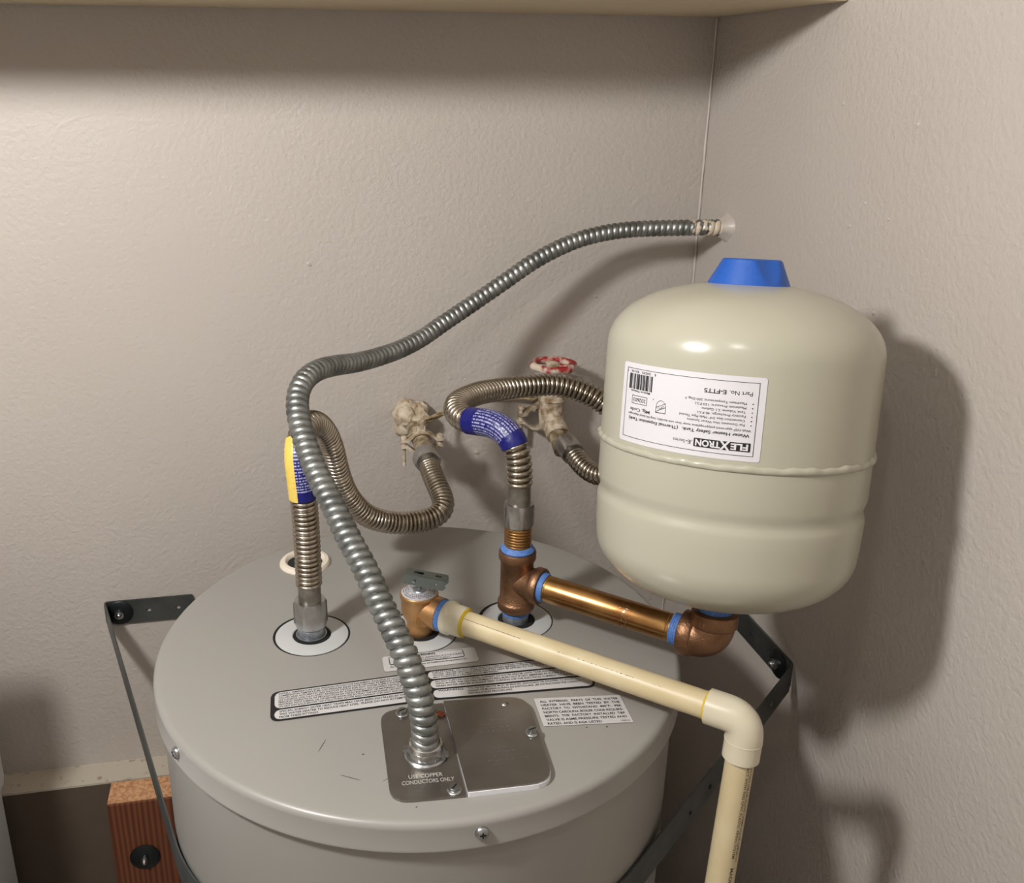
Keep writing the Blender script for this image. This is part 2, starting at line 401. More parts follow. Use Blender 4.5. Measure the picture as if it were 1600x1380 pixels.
slab('ceiling', wp(SL, 0, CEIL), wp(0, 0, CEIL), wp(0, TF, CEIL), wp(SL, TF, CEIL), Z*.1, 'ceiling')
LEDGE = -0.414; PT = 0.0433
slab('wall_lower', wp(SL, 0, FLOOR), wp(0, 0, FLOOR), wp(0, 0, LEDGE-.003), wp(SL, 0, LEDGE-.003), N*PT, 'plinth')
slab('trim_1', wp(SL, 0, LEDGE-.003), wp(0, 0, LEDGE-.003), wp(0, PT, LEDGE-.003), wp(SL, PT, LEDGE-.003), Z*.003, 'ledge')
# caulk bead in the corner and around the conduit hole, paint drips on the back wall
mb = MB()
cp = [wp(-.0015+random.uniform(-.0006, .0006), .0015, SHELF-.002-i*(SHELF-LEDGE-.01)/40) for i in range(41)]
mb.tube(cp, lambda s, a: .0016+.0004*math.sin(s*90), 8); obj('caulk', mb, 'caulk', wall_right)
CONDUIT_IN = Vector((0.3768, 0.3978, 0.3464))
mb = MB(); vs = []
prof = [(.0190, -.002), (.0175, .0014), (.0150, .0040), (.0128, .0085), (.0112, .0125), (.0104, .0128), (.0100, .006)]
Mx = axis(CONDUIT_IN, -D)
mb.lathe(prof, 28, Mx)
for v in mb.v:
    q = v-CONDUIT_IN; v += (q - D*q.dot(D))*.12*math.sin(3*math.atan2(q.z, q.dot(N))+1.0)
obj('caulk', mb, 'caulk', wall_right)
for (s, t, z, L) in ((-.362, 0, .022, .012), (-.335, 0, .098, .008), (-.30, 0, .030, .007), (-.14, 0, .245, .006), (-.52, 0, .30, .006)):
    mb = MB().lathe([(0, -.0012), (.0022, -.0008), (.0026, .0002), (.0015, .0016), (0, .002)], 10, axis(wp(s, t, z), N) @ Matrix.Rotation(-.6, 4, 'Z') @ Matrix.Diagonal((L/.004, 1, 1, 1)))
    obj('paint_drip', mb, 'wall', wall_back)
for (t, z, L) in ((.30, .50, .007), (.36, .41, .005), (.40, .40, .004), (.34, .385, .006), (.33, .30, .016), (.40, .31, .006), (.50, .28, .008), (.42, .485, .006)):
    mb = MB().lathe([(0, -.0012), (.0016, -.0008), (.002, .0001), (.0012, .0010), (0, .0013)], 10, axis(wp(0, t, z), -D) @ Matrix.Rotation(random.uniform(.6, 1.6), 4, 'Z') @ Matrix.Diagonal((L/.004, 1, 1, 1)))
    obj('paint_drip', mb, 'wall', wall_right)
# ceiling lamps out of frame (the room's own light)
for i, ((x, y, z), r, E) in enumerate(LAMPS):
    t = thing('hanging_lamp', ['bare round bulb hanging above and left of the heater front', 'smaller bare round bulb hanging above the middle of the heater front'][i], 'lamp', (x, y, CEIL))
    mb = MB().lathe([(0, CEIL), (.06, CEIL), (.058, CEIL-.015), (.02, CEIL-.022), (.008, CEIL-.03), (.008, z+r*.9), (0, z+r*.9)], 32, Matrix.Translation((x, y, 0)))
    obj('lamp_base', mb, 'lampbase', t)
    g = M['lampglass'].copy(); g.node_tree.nodes['Principled BSDF'].inputs['Emission Strength'].default_value = E
    mb = MB().lathe([(r*math.sin(math.pi*k/16), z-r*math.cos(math.pi*k/16)) for k in range(17)], 24, Matrix.Translation((x, y, 0)))
    obj('lamp_globe', mb, g, t)
# the shelf overhead
mb = MB().quadprism([wp(SL+.004, .001, SHELF), wp(-.001, .001, SHELF), wp(-.001, .286, SHELF), wp(SL+.004, .286, SHELF)], Z*.02)
tag(bevel(obj('wall_shelf', mb, 'shelf', smooth=False), .002), 'beige painted wooden shelf across the top above the water heater', 'shelf')

# ================================================================== the water heater
RL = .254
H = thing('water_heater', 'large grey cylindrical electric water heater strapped into the corner', 'water heater', (0, 0, FLOOR))
mb = MB().lathe([(0, FLOOR), (.247, FLOOR), (.2485, FLOOR+.004), (.2485, -.012), (0, -.012)], 128); obj('body', mb, 'heater', H)
prof = [(0, 0), (.15, 0), (.235, 0), (.2475, -.0004)]
for k in range(1, 9):
    a = math.pi/2*k/8; prof.append((.2475+.0062*math.sin(a), -.0004-.0062*(1-math.cos(a))))
prof += [(.2541, -.0235), (.2546, -.0248), (.2544, -.0262), (.2530, -.0264), (.2500, -.0258), (.2500, -.012)]
mb = MB().lathe(prof, 160); lid = obj('lid', mb, 'heater', H, sharp=50)
def lidscrew(x, y, z):
    d = Vector((x, y, 0)).normalized(); p = d*.2542; p.z = z
    mb = MB().lathe([(.0056, -.001), (.0056, .0004), (.0050, .0019), (.0034, .0030), (.0013, .0034), (.0013, .0026), (0, .0026)], 18, axis(p, d))
    o = obj('screw', mb, 'zinc', H)
    mb = MB().box((0, 0, .0030), .0052, .0011, .0010, axis(p, d)).box((0, 0, .0030), .0011, .0052, .0010, axis(p, d)); obj('cross_slot', mb, 'darkwasher', o)
lidscrew(-.199, -.158, -.0135); lidscrew(.0556, -.2475, -.0125); lidscrew(.238, -.09, -.013)
def port(x, y, dx, dy, name='collar'):
    mb = MB().lathe([(0, .0003), (.0381, .0003), (.0381, -.002), (0, -.002)], 48, Matrix.Translation((x, y, 0)), ); obj('port_gap', mb, 'gap', H)
    mb = MB().lathe([(.0188, -.001), (.0188, .0012), (.0196, .0019), (.034, .0017), (.0358, .0010), (.0362, -.001)], 56, Matrix.Translation((x+dx, y+dy, 0)))
    obj('collar', mb, 'collar', H)
    mb = MB().lathe([(0, .0006), (.0185, .0006), (.0185, 0), (0, 0)], 32, Matrix.Translation((x+dx, y+dy, 0))); obj('foam_plug', mb, 'gap', H)
IN = Vector((-.1072, .0028, 0)); OUT = Vector((.0972, .0338, 0)); TP = Vector((-.0003, .0096, 0))
port(IN.x, IN.y, .0006, -.0014); port(OUT.x, OUT.y, .0010, -.0014); port(TP.x, TP.y, .0010, -.0012)
def nipple(p, z1, threads=True):
    prof = [(.0112, -.01), (.0133, -.01), (.0133, z1-.010)]
    for k in range(5): prof += [(.0128, z1-.0095+k*.0019), (.0134, z1-.0085+k*.0019)]
    prof += [(.0125, z1), (.011, z1)]
    obj('nipple', MB().lathe(prof, 32, Matrix.Translation(p)), 'galv', H)
nipple(IN, .020); nipple(OUT, .020)
mb = MB().lathe([(.0138, .0012), (.0152, .0012), (.0152, .0022), (.0138, .0022)], 32, Matrix.Translation(IN)); obj('nipple_ring', mb, 'galv', H)
# capped spare port at the back left
mb = MB().lathe([(0, -.006), (.012, -.006), (.0190, -.0015), (.0200, .0028), (.0225, .0050), (.0265, .0045), (.0285, .0022), (.0288, 0), (.026, -.002)], 48, Matrix.Translation((-.1354, .1517, 0)))
obj('anode_bushing', mb, 'cream', H)
mb = MB().lathe([(0, .0009), (.0205, .0009), (.0205, -.001), (0, -.001)], 40, Matrix.Translation((-.1354, .1517, 0))); obj('port_gap', mb, 'darkwasher', H)
# dents and scratches on the front of the lid
for (x, y, a, L, wd) in ((-.075, -.165, 1.3, .017, .0006), (-.0475, -.2035, -.35, .018, .0007), (-.018, -.204, .8, .010, .0004), (-.040, -.1755, 0, .0022, .0016), (.148, -.139, 0, .0016, .0013), (.006, -.2355, .9, .002, .0008), (.1655, -.138, 0, .0018, .0016)):
    mb = MB().lathe([(0, .0002), (1, .0002), (1, -.0002), (0, -.0002)], 10, Matrix.Translation((x, y, 0)) @ Matrix.Rotation(a, 4, 'Z') @ Matrix.Diagonal((L/2, wd/2, 1, 1)))
    obj('scratch', mb, 'grey_print', H)

# --- junction covers
lf = lambda x, y, z: Vector((x, y, z))
outl = rounded([(-.0305, -.1220), (-.0136, -.2330), (.0440, -.2250), (.0243, -.1090)], [.016, .016, .001, .001])
CONN = Vector((.0114, -.1785, 0))
mb = MB().plate(outl, [], lf, .0002, .0022); pl = bevel(obj('cover_plate', mb, 'cover', H, smooth=False), .0007); pl['label'] = 'left aluminium cover plate stamped use copper conductors only'
outr = rounded([(.0250, -.1115), (.0452, -.2242), (.1128, -.2125), (.0985, -.1040)], [.001, .001, .018, .018])
mb = MB().plate(outr, [], lf, .0045, .0062); pr = bevel(obj('access_cover', mb, 'cover', H, smooth=False), .0007)
mb = MB().plate(rounded([(.0258, -.1125), (.0458, -.2249), (.1136, -.2128), (.0978, -.1048)], [.001, .001, .018, .018]), [], lf, .0001, .0044); obj('cover_insulator', mb, 'insul', H, smooth=False)
mb = MB().lathe([(0, .0018), (.0014, .0016), (.0028, .0008), (.0036, 0)], 16, Matrix.Translation((.0788, -.1150, .0062))); obj('dimple', mb, 'cover', pr)
PLA = math.radians(8.5)
def platef(cx, cy, z):
    return lambda x, y: Vector((cx + x*math.cos(PLA)-y*math.sin(PLA), cy + x*math.sin(PLA)+y*math.cos(PLA), z))
mb = MB(); f = platef(.0125, -.2065, .00235)
text(mb, 'USE COPPER', 0, .0012, .0044, f, width=.027, align='C'); text(mb, 'CONDUCTORS ONLY', .0012, -.0052, .0044, f, width=.0415, align='C')
obj('stamped_lettering', mb, 'emboss', pl, smooth=False)
# faint worn stamping on the right cover: rows too worn to read
mb = MB(); f = platef(.068, -.150, .0063)
for row, (y, x0, x1) in enumerate(((.012, -.014, .014), (.007, -.018, .020), (.002, -.022, .018), (-.003, -.016, .016), (-.024, -.008, .014), (-.029, -.002, .022), (-.034, -.006, .018), (-.039, -.016, .022), (-.044, -.012, .012))):
    x = x0
    while x < x1:
        L = random.uniform(.0005, .0016)
        if random.random() < .55: rect2(mb, x, y+random.uniform(-.0008, .0008), x+L, y+random.uniform(.0003, .0013), f, 1)
        x += L+random.uniform(.0004, .0014)
o = obj('worn_stamping', mb, mat('worn_stamp', srgb(165, 160, 154), .34, .95), pr, smooth=False)
def hexscrew(x, y, z, tilt=0):
    m4 = Matrix.Translation((x, y, z))
    mb = MB().lathe([(0, 0), (.0058, 0), (.0060, .0006), (.0052, .0013), (.003, .0014)], 20, m4).hexnut(m4 @ Matrix.Rotation(tilt, 4, 'Z'), .0042, .0012, .0040, .1)
    o = obj('screw', mb, 'zinc', H); mb = MB().box((0, 0, .0040), .0062, .0010, .0006, m4 @ Matrix.Rotation(tilt+.4, 4, 'Z')); obj('slot', mb, 'darkwasher', o)
hexscrew(-.0105, -.1245, .0022, .2); hexscrew(.0348, -.2195, .0022, .6); hexscrew(.1000, -.1545, .0062, .1)
# earth wires peeping out between the covers
mb = MB()
for dx, dy in ((0, 0), (.0007, -.0028), (-.001, -.0050)):
    mb.tube([Vector((.0175+dx, -.1245+dy, .0028)), Vector((.021+dx, -.1238+dy, .0042)), Vector((.0262+dx, -.1246+dy, .0034))], .0011, 8)
obj('earth_wire', mb, 'copperwire', H)
obj('green_wire', MB().tube([Vector((.0165, -.1205, .0025)), Vector((.0195, -.1210, .0036)), Vector((.0235, -.1218, .0030))], .0012, 8), 'greenwire', H)

# --- printed stickers on the lid
def pw(u, v, z):                                         # big label: gently bent across its middle
    if u < .48: a, b, t = ((-.1305, -.0932), (-.1235, -.1355)), ((.0085, -.0585), (.0155, -.1030)), u/.48
    else: a, b, t = ((.0085, -.0585), (.0155, -.1030)), ((.1600, -.0290), (.1650, -.0815)), (u-.48)/.52
    tp = Vector(a[0]).lerp(Vector(b[0]), t); bt = Vector(a[1]).lerp(Vector(b[1]), t); q = bt.lerp(tp, v); return Vector((q.x, q.y, z))
K = .29/.045                                             # label aspect: lengths below are in label heights x K
def strip(mb, u0, v0, u1, v1, r, z):
    f = lambda x, y: pw(x/K, y, z); return rrect(mb, u0*K, v0, u1*K, v1, r, f, 40)
big = obj('instruction_label', strip(MB(), 0, 0, 1, 1, .17, .0005), 'black', H, smooth=False)
big['label'] = 'long black and white instruction label across the lid'
mb = MB()
for a in ((.012, .405, .462, .955, .14), (.012, .05, .468, .36, .13), (.482, .69, .992, .955, .12), (.484, .37, .992, .64, .12), (.486, .05, .992, .32, .12)): strip(mb, *a, .0007)
obj('white_panel', mb, 'paper2', big, smooth=False)
mb = MB(); f = lambda x, y: pw(x/K, y, .0009)
LT = ['INSTALL TEMPERATURE AND PRESSURE PROTECTIVE EQUIPMENT REQUIRED BY LOCAL CODES, BUT', 'COMBINATION TEMPERATURE AND PRESSURE RELIEF VALVE CERTIFIED AS MEETING THE REQUIREMENTS',
      'VALVES AND AUTOMATIC GAS SHUTOFF DEVICE FOR HOT WATER SUPPLY SYSTEMS, ANSI Z21.22', '(IN CANADA CAN 1-4.4 LATEST REVISION) BY A NATIONALLY RECOGNIZED TESTING LABORATORY',
      'PERIODIC INSPECTION OF PRODUCTION OF LISTED EQUIPMENT OR MATERIALS. THE VALVE MUST', 'PROVIDED WITH TUBING, OR OTHERWISE INSTALLED SO THAT THE DISCHARGE CAN EXIT ONLY WITHIN',
      'OR ANY DISTANCE BELOW THE STRUCTURAL FLOOR AND CANNOT CONTACT ANY LIVE ELECTRICAL']
for i, s in enumerate(LT): text(mb, s, .024*K, .868-i*.0735, .052, f, width=.43*K, bold=.012)
for i, (s, wd) in enumerate((('SPECIAL ENERGY SAVER HEAT TRAPS MAY HAVE BEEN INSTALLED IN THE INLET AND', .44), ('THIS WATER HEATER TO REDUCE HEAT LOSS.  PLEASE DO NOT ATTEMPT TO REMOVE', .44), ('FROM THESE FITTINGS.', .115))): text(mb, s, .026*K, .265-i*.093, .062, f, width=wd*K, bold=.012)
for i, (s, x, wd) in enumerate((('DO NOT APPLY HEAT TO THESE FITTING(S) WHEN MAKING SWEAT CONNECTIONS TO THE', .575, .40), ('WATER HEATER. SWEAT TUBING TO ADAPTERS BEFORE FITTING ADAPTERS TO CONNECTIONS ON', .497, .48), ('WATER HEATER. IT IS IMPERATIVE THAT NO HEAT BE APPLIED TO THE WATER CONNECTIONS AS THEY', .497, .48), ('MAY CONTAIN A NONMETALLIC MATERIAL.', .497, .21))): text(mb, s, x*K, .893-i*.060, .042, f, width=wd*K, bold=.012)
text(mb, 'CAUTION:', .495*K, .893, .048, f, width=.072*K, bold=.02)
for i, (s, wd) in enumerate((('DO NOT TURN ON ELECTRICAL CURRENT TO WATER HEATER UNTIL TANK HAS BEEN COMPLETELY FILLED', .48), ('WITH WATER, THE HEATING ELEMENTS WILL BURN OUT IF NOT IMMERSED IN WATER. DO NOT', .44), ('DRAIN WATER HEATER WITHOUT FIRST TURNING OFF THE ELECTRICAL CURRENT TO WATER HEATER', .48))): text(mb, s, .500*K, .565-i*.078, .052, f, width=wd*K, bold=.012)
text(mb, 'WARNING:', .502*K, .252, .056, f, width=.082*K, bold=.02)
for i, (s, wd) in enumerate((('THIS WATER HEATER MUST BE BRACED, ANCHORED OR STRAPPED TO AVOID', .34), ('FALLING OR MOVING DURING AN EARTHQUAKE. SEE INSTRUCTIONS FOR CORRECT', .36), ('INSTALLATION PROCEDURES.', .14))): text(mb, s, .594*K, .252-i*.078, .050, f, width=wd*K, bold=.012)
obj('lettering', mb, 'black', big, smooth=False)
def flatlabel(name, TL, TR, BR, BL, rad, lab):
    TL, TR, BR, BL = map(Vector, (TL, TR, BR, BL)); W_ = (TR-TL).length; Hh = (TL-BL).length
    def g(z):
        def f(x, y):
            q = BL.lerp(BR, x/W_).lerp(TL.lerp(TR, x/W_), y/Hh); return Vector((q.x, q.y, z))
        return f
    o = obj(name, rrect(MB(), 0, 0, W_, Hh, rad, g(.0006), 8), 'paper2', H, smooth=False); o['label'] = lab
    return o, g, W_, Hh
o, g, W_, Hh = flatlabel('warning_label', (-.0346, -.0363), (.0541, -.0181), (.0584, -.0417), (-.0304, -.0606), .003, 'small white warning label half hidden by the conduit')
mb = MB(); f = g(.0010); bx = (.006, .0095, W_-.012, Hh-.0015)
rrect(mb, *bx, .002, g(.0008), 8); obj('black_box', mb, 'black', o, smooth=False)
mb = MB(); rrect(mb, bx[0]+.0008, bx[1]+.0008, bx[2]-.0008, bx[3]-.0008, .0015, g(.0010), 8); obj('white_panel', mb, 'paper2', o, smooth=False)
mb = MB(); f = g(.0012)
text(mb, 'WARNING', .033, Hh-.0058, .0034, f, width=.018, bold=.03); text(mb, 'CANCER AND REPRODUCTIVE HARM', bx[2]-.0015, .0142, .0026, f, width=.060, align='R'); text(mb, 'WWW.P65WARNINGS.CA.GOV', bx[2]-.014, .0109, .0024, f, width=.046, align='R')
text(mb, 'As required by the State of California Proposition 65.', .006, .0048, .0026, f, width=.074)
obj('lettering', mb, 'black', o, smooth=False)
o, g, W_, Hh = flatlabel('test_label', (.1057, -.0998), (.1834, -.0935), (.1893, -.1322), (.1112, -.1388), .0004, 'white label with seven lines about pressure testing')
mb = MB(); f = g(.0009)
for i, s in enumerate(['ALL  INTERNAL  PARTS  OF  THIS  WATER', 'HEATER  HAVE  BEEN  TESTED  BY  THE', 'FACTORY  TO  WITHSTAND  400\u00b0F:   PER', 'NORTH CAROLINA BOILER CODE REQUIRE-', 'MENTS:  THE  FACTORY  INSTALLED  T&P', 'VALVE IS ASME PRESSURE TESTED AND']):
    text(mb, s, .0042, Hh-.0066-i*.0052, .0029, f, width=W_-.0075, bold=.012)
text(mb, 'RATED, AND IS AGA LISTED', .0042, Hh-.0066-6*.0052, .0029, f, width=.047, bold=.012); text(mb, '12251J', W_-.0030, Hh-.0064-6*.0052, .0020, f, align='R')
obj('lettering', mb, 'black', o, smooth=False)

# ================================================================== flexible conduit
CO = [(0.0114, -0.179, 0.011), (0.0112, -0.1805, 0.0195), (0.0108, -0.182, 0.0349), (0.0082, -0.1781, 0.0516), (0.0037, -0.1738, 0.0665), (-0.0023, -0.1663, 0.0812), (-0.0096, -0.1573, 0.0943), (-0.0172, -0.1477, 0.1061), (-0.0247, -0.1389, 0.1156), (-0.0318, -0.1283, 0.1273), (-0.039, -0.118, 0.1382), (-0.0522, -0.1008, 0.1534), (-0.0631, -0.0852, 0.1672), (-0.0732, -0.0696, 0.1808), (-0.0835, -0.0548, 0.1923), (-0.0923, -0.0398, 0.2042), (-0.0995, -0.0251, 0.2154), (-0.1065, -0.0086, 0.2288), (-0.1107, 0.0067, 0.2387), (-0.1116, 0.0227, 0.2477), (-0.1076, 0.0421, 0.2541), (-0.0991, 0.069, 0.2549), (-0.086, 0.1041, 0.2491), (-0.0703, 0.1387, 0.2418), (-0.0518, 0.1743, 0.2372), (-0.0276, 0.2112, 0.2364), (-0.0036, 0.2418, 0.2417), (0.018, 0.2676, 0.2511), (0.0594, 0.3007, 0.272), (0.1019, 0.3235, 0.2969), (0.1254, 0.3351, 0.3112), (0.1491, 0.3456, 0.3227), (0.1813, 0.3595, 0.3346), (0.2137, 0.3696, 0.3418), (0.2465, 0.3783, 0.3454), (0.2792, 0.384, 0.3463), (0.3123, 0.3894, 0.3465), (0.3533, 0.3937, 0.3466), (0.377, 0.3978, 0.3464)]
path = smooth_path(CO, .0006, 5)
LC = sum((b-a).length for a, b in zip(path, path[1:]))
def conduit_r(s, a):
    p = .0078; ph = (s/p + a/(2*math.pi)) % 1.0; R = .01145 - .0012*min(1, s/LC*1.6)
    g = math.sin(math.pi*ph)**.4 if ph > 0 else 0          # rounded hump, narrow groove
    return R - (.0030+.0004*max(0, 1-s/.25))*(1-g)
cd = thing('flexible_conduit', 'grey spiral metal conduit arching from the heater cover to the right wall', 'conduit', CO[0])
obj('spiral_tube', MB().tube(path, conduit_r, 26, uv=True), 'conduit', cd, sharp=70)
m4 = Matrix.Translation((CONN.x, CONN.y, .0022))
obj('locknut_ring', MB().lathe([(.0105, 0), (.0174, 0), (.0176, .0016), (.0164, .0028), (.0140, .0030)], 36, m4), 'zinc', cd)
obj('connector_nut', MB().hexnut(m4 @ Matrix.Rotation(.35, 4, 'Z'), .0160, .0030, .0088, .1), 'nut', cd)
obj('connector_collar', MB().lathe([(.0125, .0085), (.0138, .0088), (.0136, .0125), (.0118, .0135), (.011, .012)], 32, m4), 'nut', cd)
for sx in (-1, 1):
    obj('clamp_tab', MB().box((sx*.0155, -.0030*sx, .0036), .006, .0055, .0022, m4), 'zinc', cd)

# ================================================================== corrugated water connectors
R_HOSE = .0130
def hose_r(R, amp, p, s0, s1, cuffr):
    def f(s, a):
        if s < s0 or s > s1: return cuffr
        g = abs(math.sin(math.pi*(s-s0)/p)); return R - amp*(1-g**.62)
    return f
def hose(name, label, pts, nutA, nutB, sl, slm, p):
    t = thing(name, label, 'pipe', pts[0])
    path = smooth_path(pts, .0005, 6); L = sum((b-a).length for a, b in zip(path, path[1:]))
    s0 = .034; s1 = s0+p*int((L-s0-.018)/p)
    i0 = int(s0/.0005); i1 = min(len(path)-1, int(s1/.0005))
    obj('corrugated_tube', MB().tube(path[i0-1:i1+2], lambda s, a: hose_r(R_HOSE, .0033, p, 0, s1-s0, .0108)(s-.0005, a), 26), 'stainless', t, sharp=75)
    obj('end_cuff', MB().tube(path[:i0+3], lambda s, a: .0112 if s > .004 else .0116, 26), 'cuff', t)
    obj('end_cuff', MB().tube(path[i1-2:], .0110, 26), 'cuff', t)
    for (i, R, ln, flip) in ((0,)+nutA, (len(path)-1,)+nutB):
        d = (path[1]-path[0]) if i == 0 else (path[-2]-path[-1])
        obj('hex_nut', MB().hexnut(axis(path[i], d, .2), R, -ln*.35, ln*.65, .2), 'nut', t)
    a, b = sl; sp = path[int(a/.0005):int(b/.0005)][::4]
    obj('printed_sleeve', MB().tube(sp, lambda s, an: .0137+.0003*math.sin(s*1400), 40, uv=True), slm, t)
    return t, path
LH = [(-0.1072, 0.0028, 0.022), (-0.1072, 0.0028, 0.05), (-0.1072, 0.0028, 0.1), (-0.1078, 0.0027, 0.14), (-0.1095, 0.0024, 0.17), (-0.1118, 0.0067, 0.1916), (-0.1107, 0.0193, 0.2059), (-0.1061, 0.0394, 0.2114), (-0.0995, 0.0602, 0.2013), (-0.0935, 0.0767, 0.1824), (-0.0899, 0.0876, 0.1594), (-0.0875, 0.0993, 0.1332), (-0.0819, 0.1127, 0.1055), (-0.0751, 0.1224, 0.0883), (-0.0626, 0.1316, 0.0696), (-0.0474, 0.1415, 0.0587), (-0.0295, 0.1496, 0.0518), (-0.009, 0.1574, 0.0498), (0.0082, 0.165, 0.0502), (0.0197, 0.1715, 0.0536), (0.0232, 0.1846, 0.0604), (0.017, 0.2034, 0.0681), (0.0099, 0.222, 0.0755), (0.0049, 0.2449, 0.0799), (-0.0003, 0.271, 0.0822)]
hose('flexible_connector', 'corrugated steel water connector with blue and yellow sleeve, left of the conduit', LH, (.0166, .028, 0), (.0168, .024, 1), (.128, .184), 'sleeve_yellow', .0049)
RH = [(0.0972, 0.0338, 0.116), (0.0972, 0.0338, 0.145), (0.0957, 0.0338, 0.1755), (0.0931, 0.0366, 0.189), (0.0881, 0.0411, 0.1984), (0.0791, 0.0485, 0.2042), (0.0671, 0.0595, 0.2054), (0.0524, 0.0729, 0.2011), (0.0411, 0.086, 0.1991), (0.034, 0.1027, 0.2013), (0.0353, 0.1225, 0.2029), (0.0456, 0.1473, 0.201), (0.0584, 0.1708, 0.1984), (0.0761, 0.194, 0.1947), (0.0986, 0.214, 0.1914), (0.1214, 0.2263, 0.19), (0.1516, 0.2345, 0.1891), (0.1799, 0.2339, 0.1817), (0.2007, 0.2304, 0.1721), (0.2227, 0.2261, 0.1542), (0.2354, 0.2247, 0.127), (0.2345, 0.2297, 0.0968), (0.2223, 0.2397, 0.0744), (0.2069, 0.2532, 0.0677), (0.1938, 0.2733, 0.0703), (0.1877, 0.2904, 0.0735), (0.179, 0.317, 0.08)]
hose('flexible_connector', 'corrugated steel water connector with all-blue sleeve, looping behind the expansion tank', RH, (.0156, .024, 0), (.0168, .026, 1), (.074, .140), 'sleeve_blue', .0060)

# ================================================================== wall stub of the left connector
sw = wp(0, 0, 0); STUB = Vector((-.0242, .4029, .0852))
st = thing('pipe_stub', 'painted pipe stub with ground clamp sticking out of the wall behind the left connector', 'pipe stub', STUB)
obj('stub_pipe', MB().tube([STUB-N*.02, STUB+N*.06, STUB+N*.128], lambda s, a: .0118 if s < .12 else .0125, 24), 'paintedpipe', st)
mb = MB()
for k, (ds, dt, dz, r) in enumerate(((-.006, .010, .012, .020), (.004, .022, .006, .018), (-.008, .006, -.006, .017), (.010, .012, .016, .012), (-.010, .024, .014, .013))):
    c = STUB + D*ds + N*dt + Z*dz
    mb2 = MB().lathe([(r*math.sin(math.pi*q/8), -r*math.cos(math.pi*q/8)) for q in range(9)], 14, Matrix.Translation(c)); mb.add(mb2.v, mb2.f)
for v in mb.v: v += Vector((random.uniform(-1, 1), random.uniform(-1, 1), random.uniform(-1, 1)))*.0022
obj('plaster_lump', mb, 'fluff', st)
def jaw(c, sgn, wd=.011):
    pts = [(-.027, .004), (-.019, .004), (-.0135, .009), (-.006, .0138), (0, .0148), (.006, .0138), (.0135, .009), (.019, .004), (.027, .004)]
    return MB().ribbon([c + D*x + Z*(y*sgn) for x, y in pts], N, wd, .0036)
CL = STUB + N*.088
obj('clamp_jaw', jaw(CL, 1), 'paintedvalve', st); obj('clamp_jaw', jaw(CL, -1), 'paintedvalve', st)
for sx, dn in ((-1, .030), (1, .008)):
    m4 = Matrix.Translation(CL + D*sx*.023)
    obj('clamp_bolt', MB().lathe([(0, -dn), (.0022, -dn), (.0022, .006), (.0042, .006), (.0042, .009), (.002, .0105), (0, .0105)], 12, m4), 'paintedvalve', st)
obj('wire_lug', MB().box(CL + Z*.019 - N*.004, .010, .016, .009).lathe([(0, .020), (.0035, .020), (.0035, .030), (.002, .0315), (0, .0315)], 10, Matrix.Translation(CL+N*.002)), 'paintedvalve', st)

# ================================================================== gate valve with red handwheel
VW = Vector((.1536, .4383, .0987)); VC = VW + N*.050; VO = (N*.05 - Z*.026).normalized()
gv = thing('gate_valve', 'paint-spattered gate valve with a chipped red handwheel behind the right connector', 'valve', VC)
Mv = Matrix.Translation(VC)
obj('valve_body', MB().lathe([(0, -.026), (.010, -.024), (.0155, -.014), (.0168, 0), (.0150, .012), (.0152, .020), (.0178, .021), (.0178, .026), (.0165, .0265), (.0165, .0295), (.0178, .030), (.0178, .036), (.012, .0375), (0, .0375)], 32, Mv)
    .tube([VC, VC+VO*.022, VC+VO*.024, VC+VO*.040], lambda s, a: .0135 if s < .023 else .0152, 24), 'paintedvalve', gv)
obj('inlet_pipe', MB().tube([VW-N*.02, VW+N*.02, VC], .0118, 20), 'paintedpipe', gv)
obj('outlet_pipe', MB().tube([VC+VO*.036, VC+VO*.066], .0118, 20), 'paintedpipe', gv)
obj('packing_nut', MB().hexnut(Mv @ Matrix.Rotation(.3, 4, 'Z'), .0125, .037, .047, .12), 'paintedvalve', gv)
obj('stem', MB().lathe([(0, .045), (.0045, .045), (.0045, .066), (0, .066)], 14, Mv), 'paintedvalve', gv)
mb = MB()
ring = [VC + Z*.068 + (D*math.cos(q*math.pi/18)+N*math.sin(q*math.pi/18))*(.0255+.0018*math.cos(q*math.pi/18*6)) for q in range(37)]
mb.tube(ring, .0052, 10, cap=False)
hw = obj('handwheel_rim', mb, 'red', gv)
mb = MB().lathe([(0, .060), (.008, .060), (.0095, .066), (.0085, .071), (.004, .073), (0, .073)], 16, Mv); obj('handwheel_hub', mb, 'paintedvalve', gv)
for q in range(3):
    a = q*2*math.pi/3+.4; e = D*math.cos(a)+N*math.sin(a)
    obj('handwheel_spoke', MB().tube([VC+Z*.067+e*.005, VC+Z*.067+e*.024], .0032, 8), 'red', gv)
VL = VW + N*.022
mbj = jaw(VL - D*.012 - Z*.012, 1, .012); obj('clamp_jaw', mbj, 'paintedpipe', gv)
obj('clamp_jaw', jaw(VL - D*.012 - Z*.014, -1, .012), 'paintedvalve', gv)
obj('clamp_screw', MB().lathe([(0, -.034), (.003, -.034), (.003, .012), (.005, .012), (.005, .016), (0, .017)], 12, Matrix.Translation(VL - D*.034 - Z*.012)), 'paintedvalve', gv)
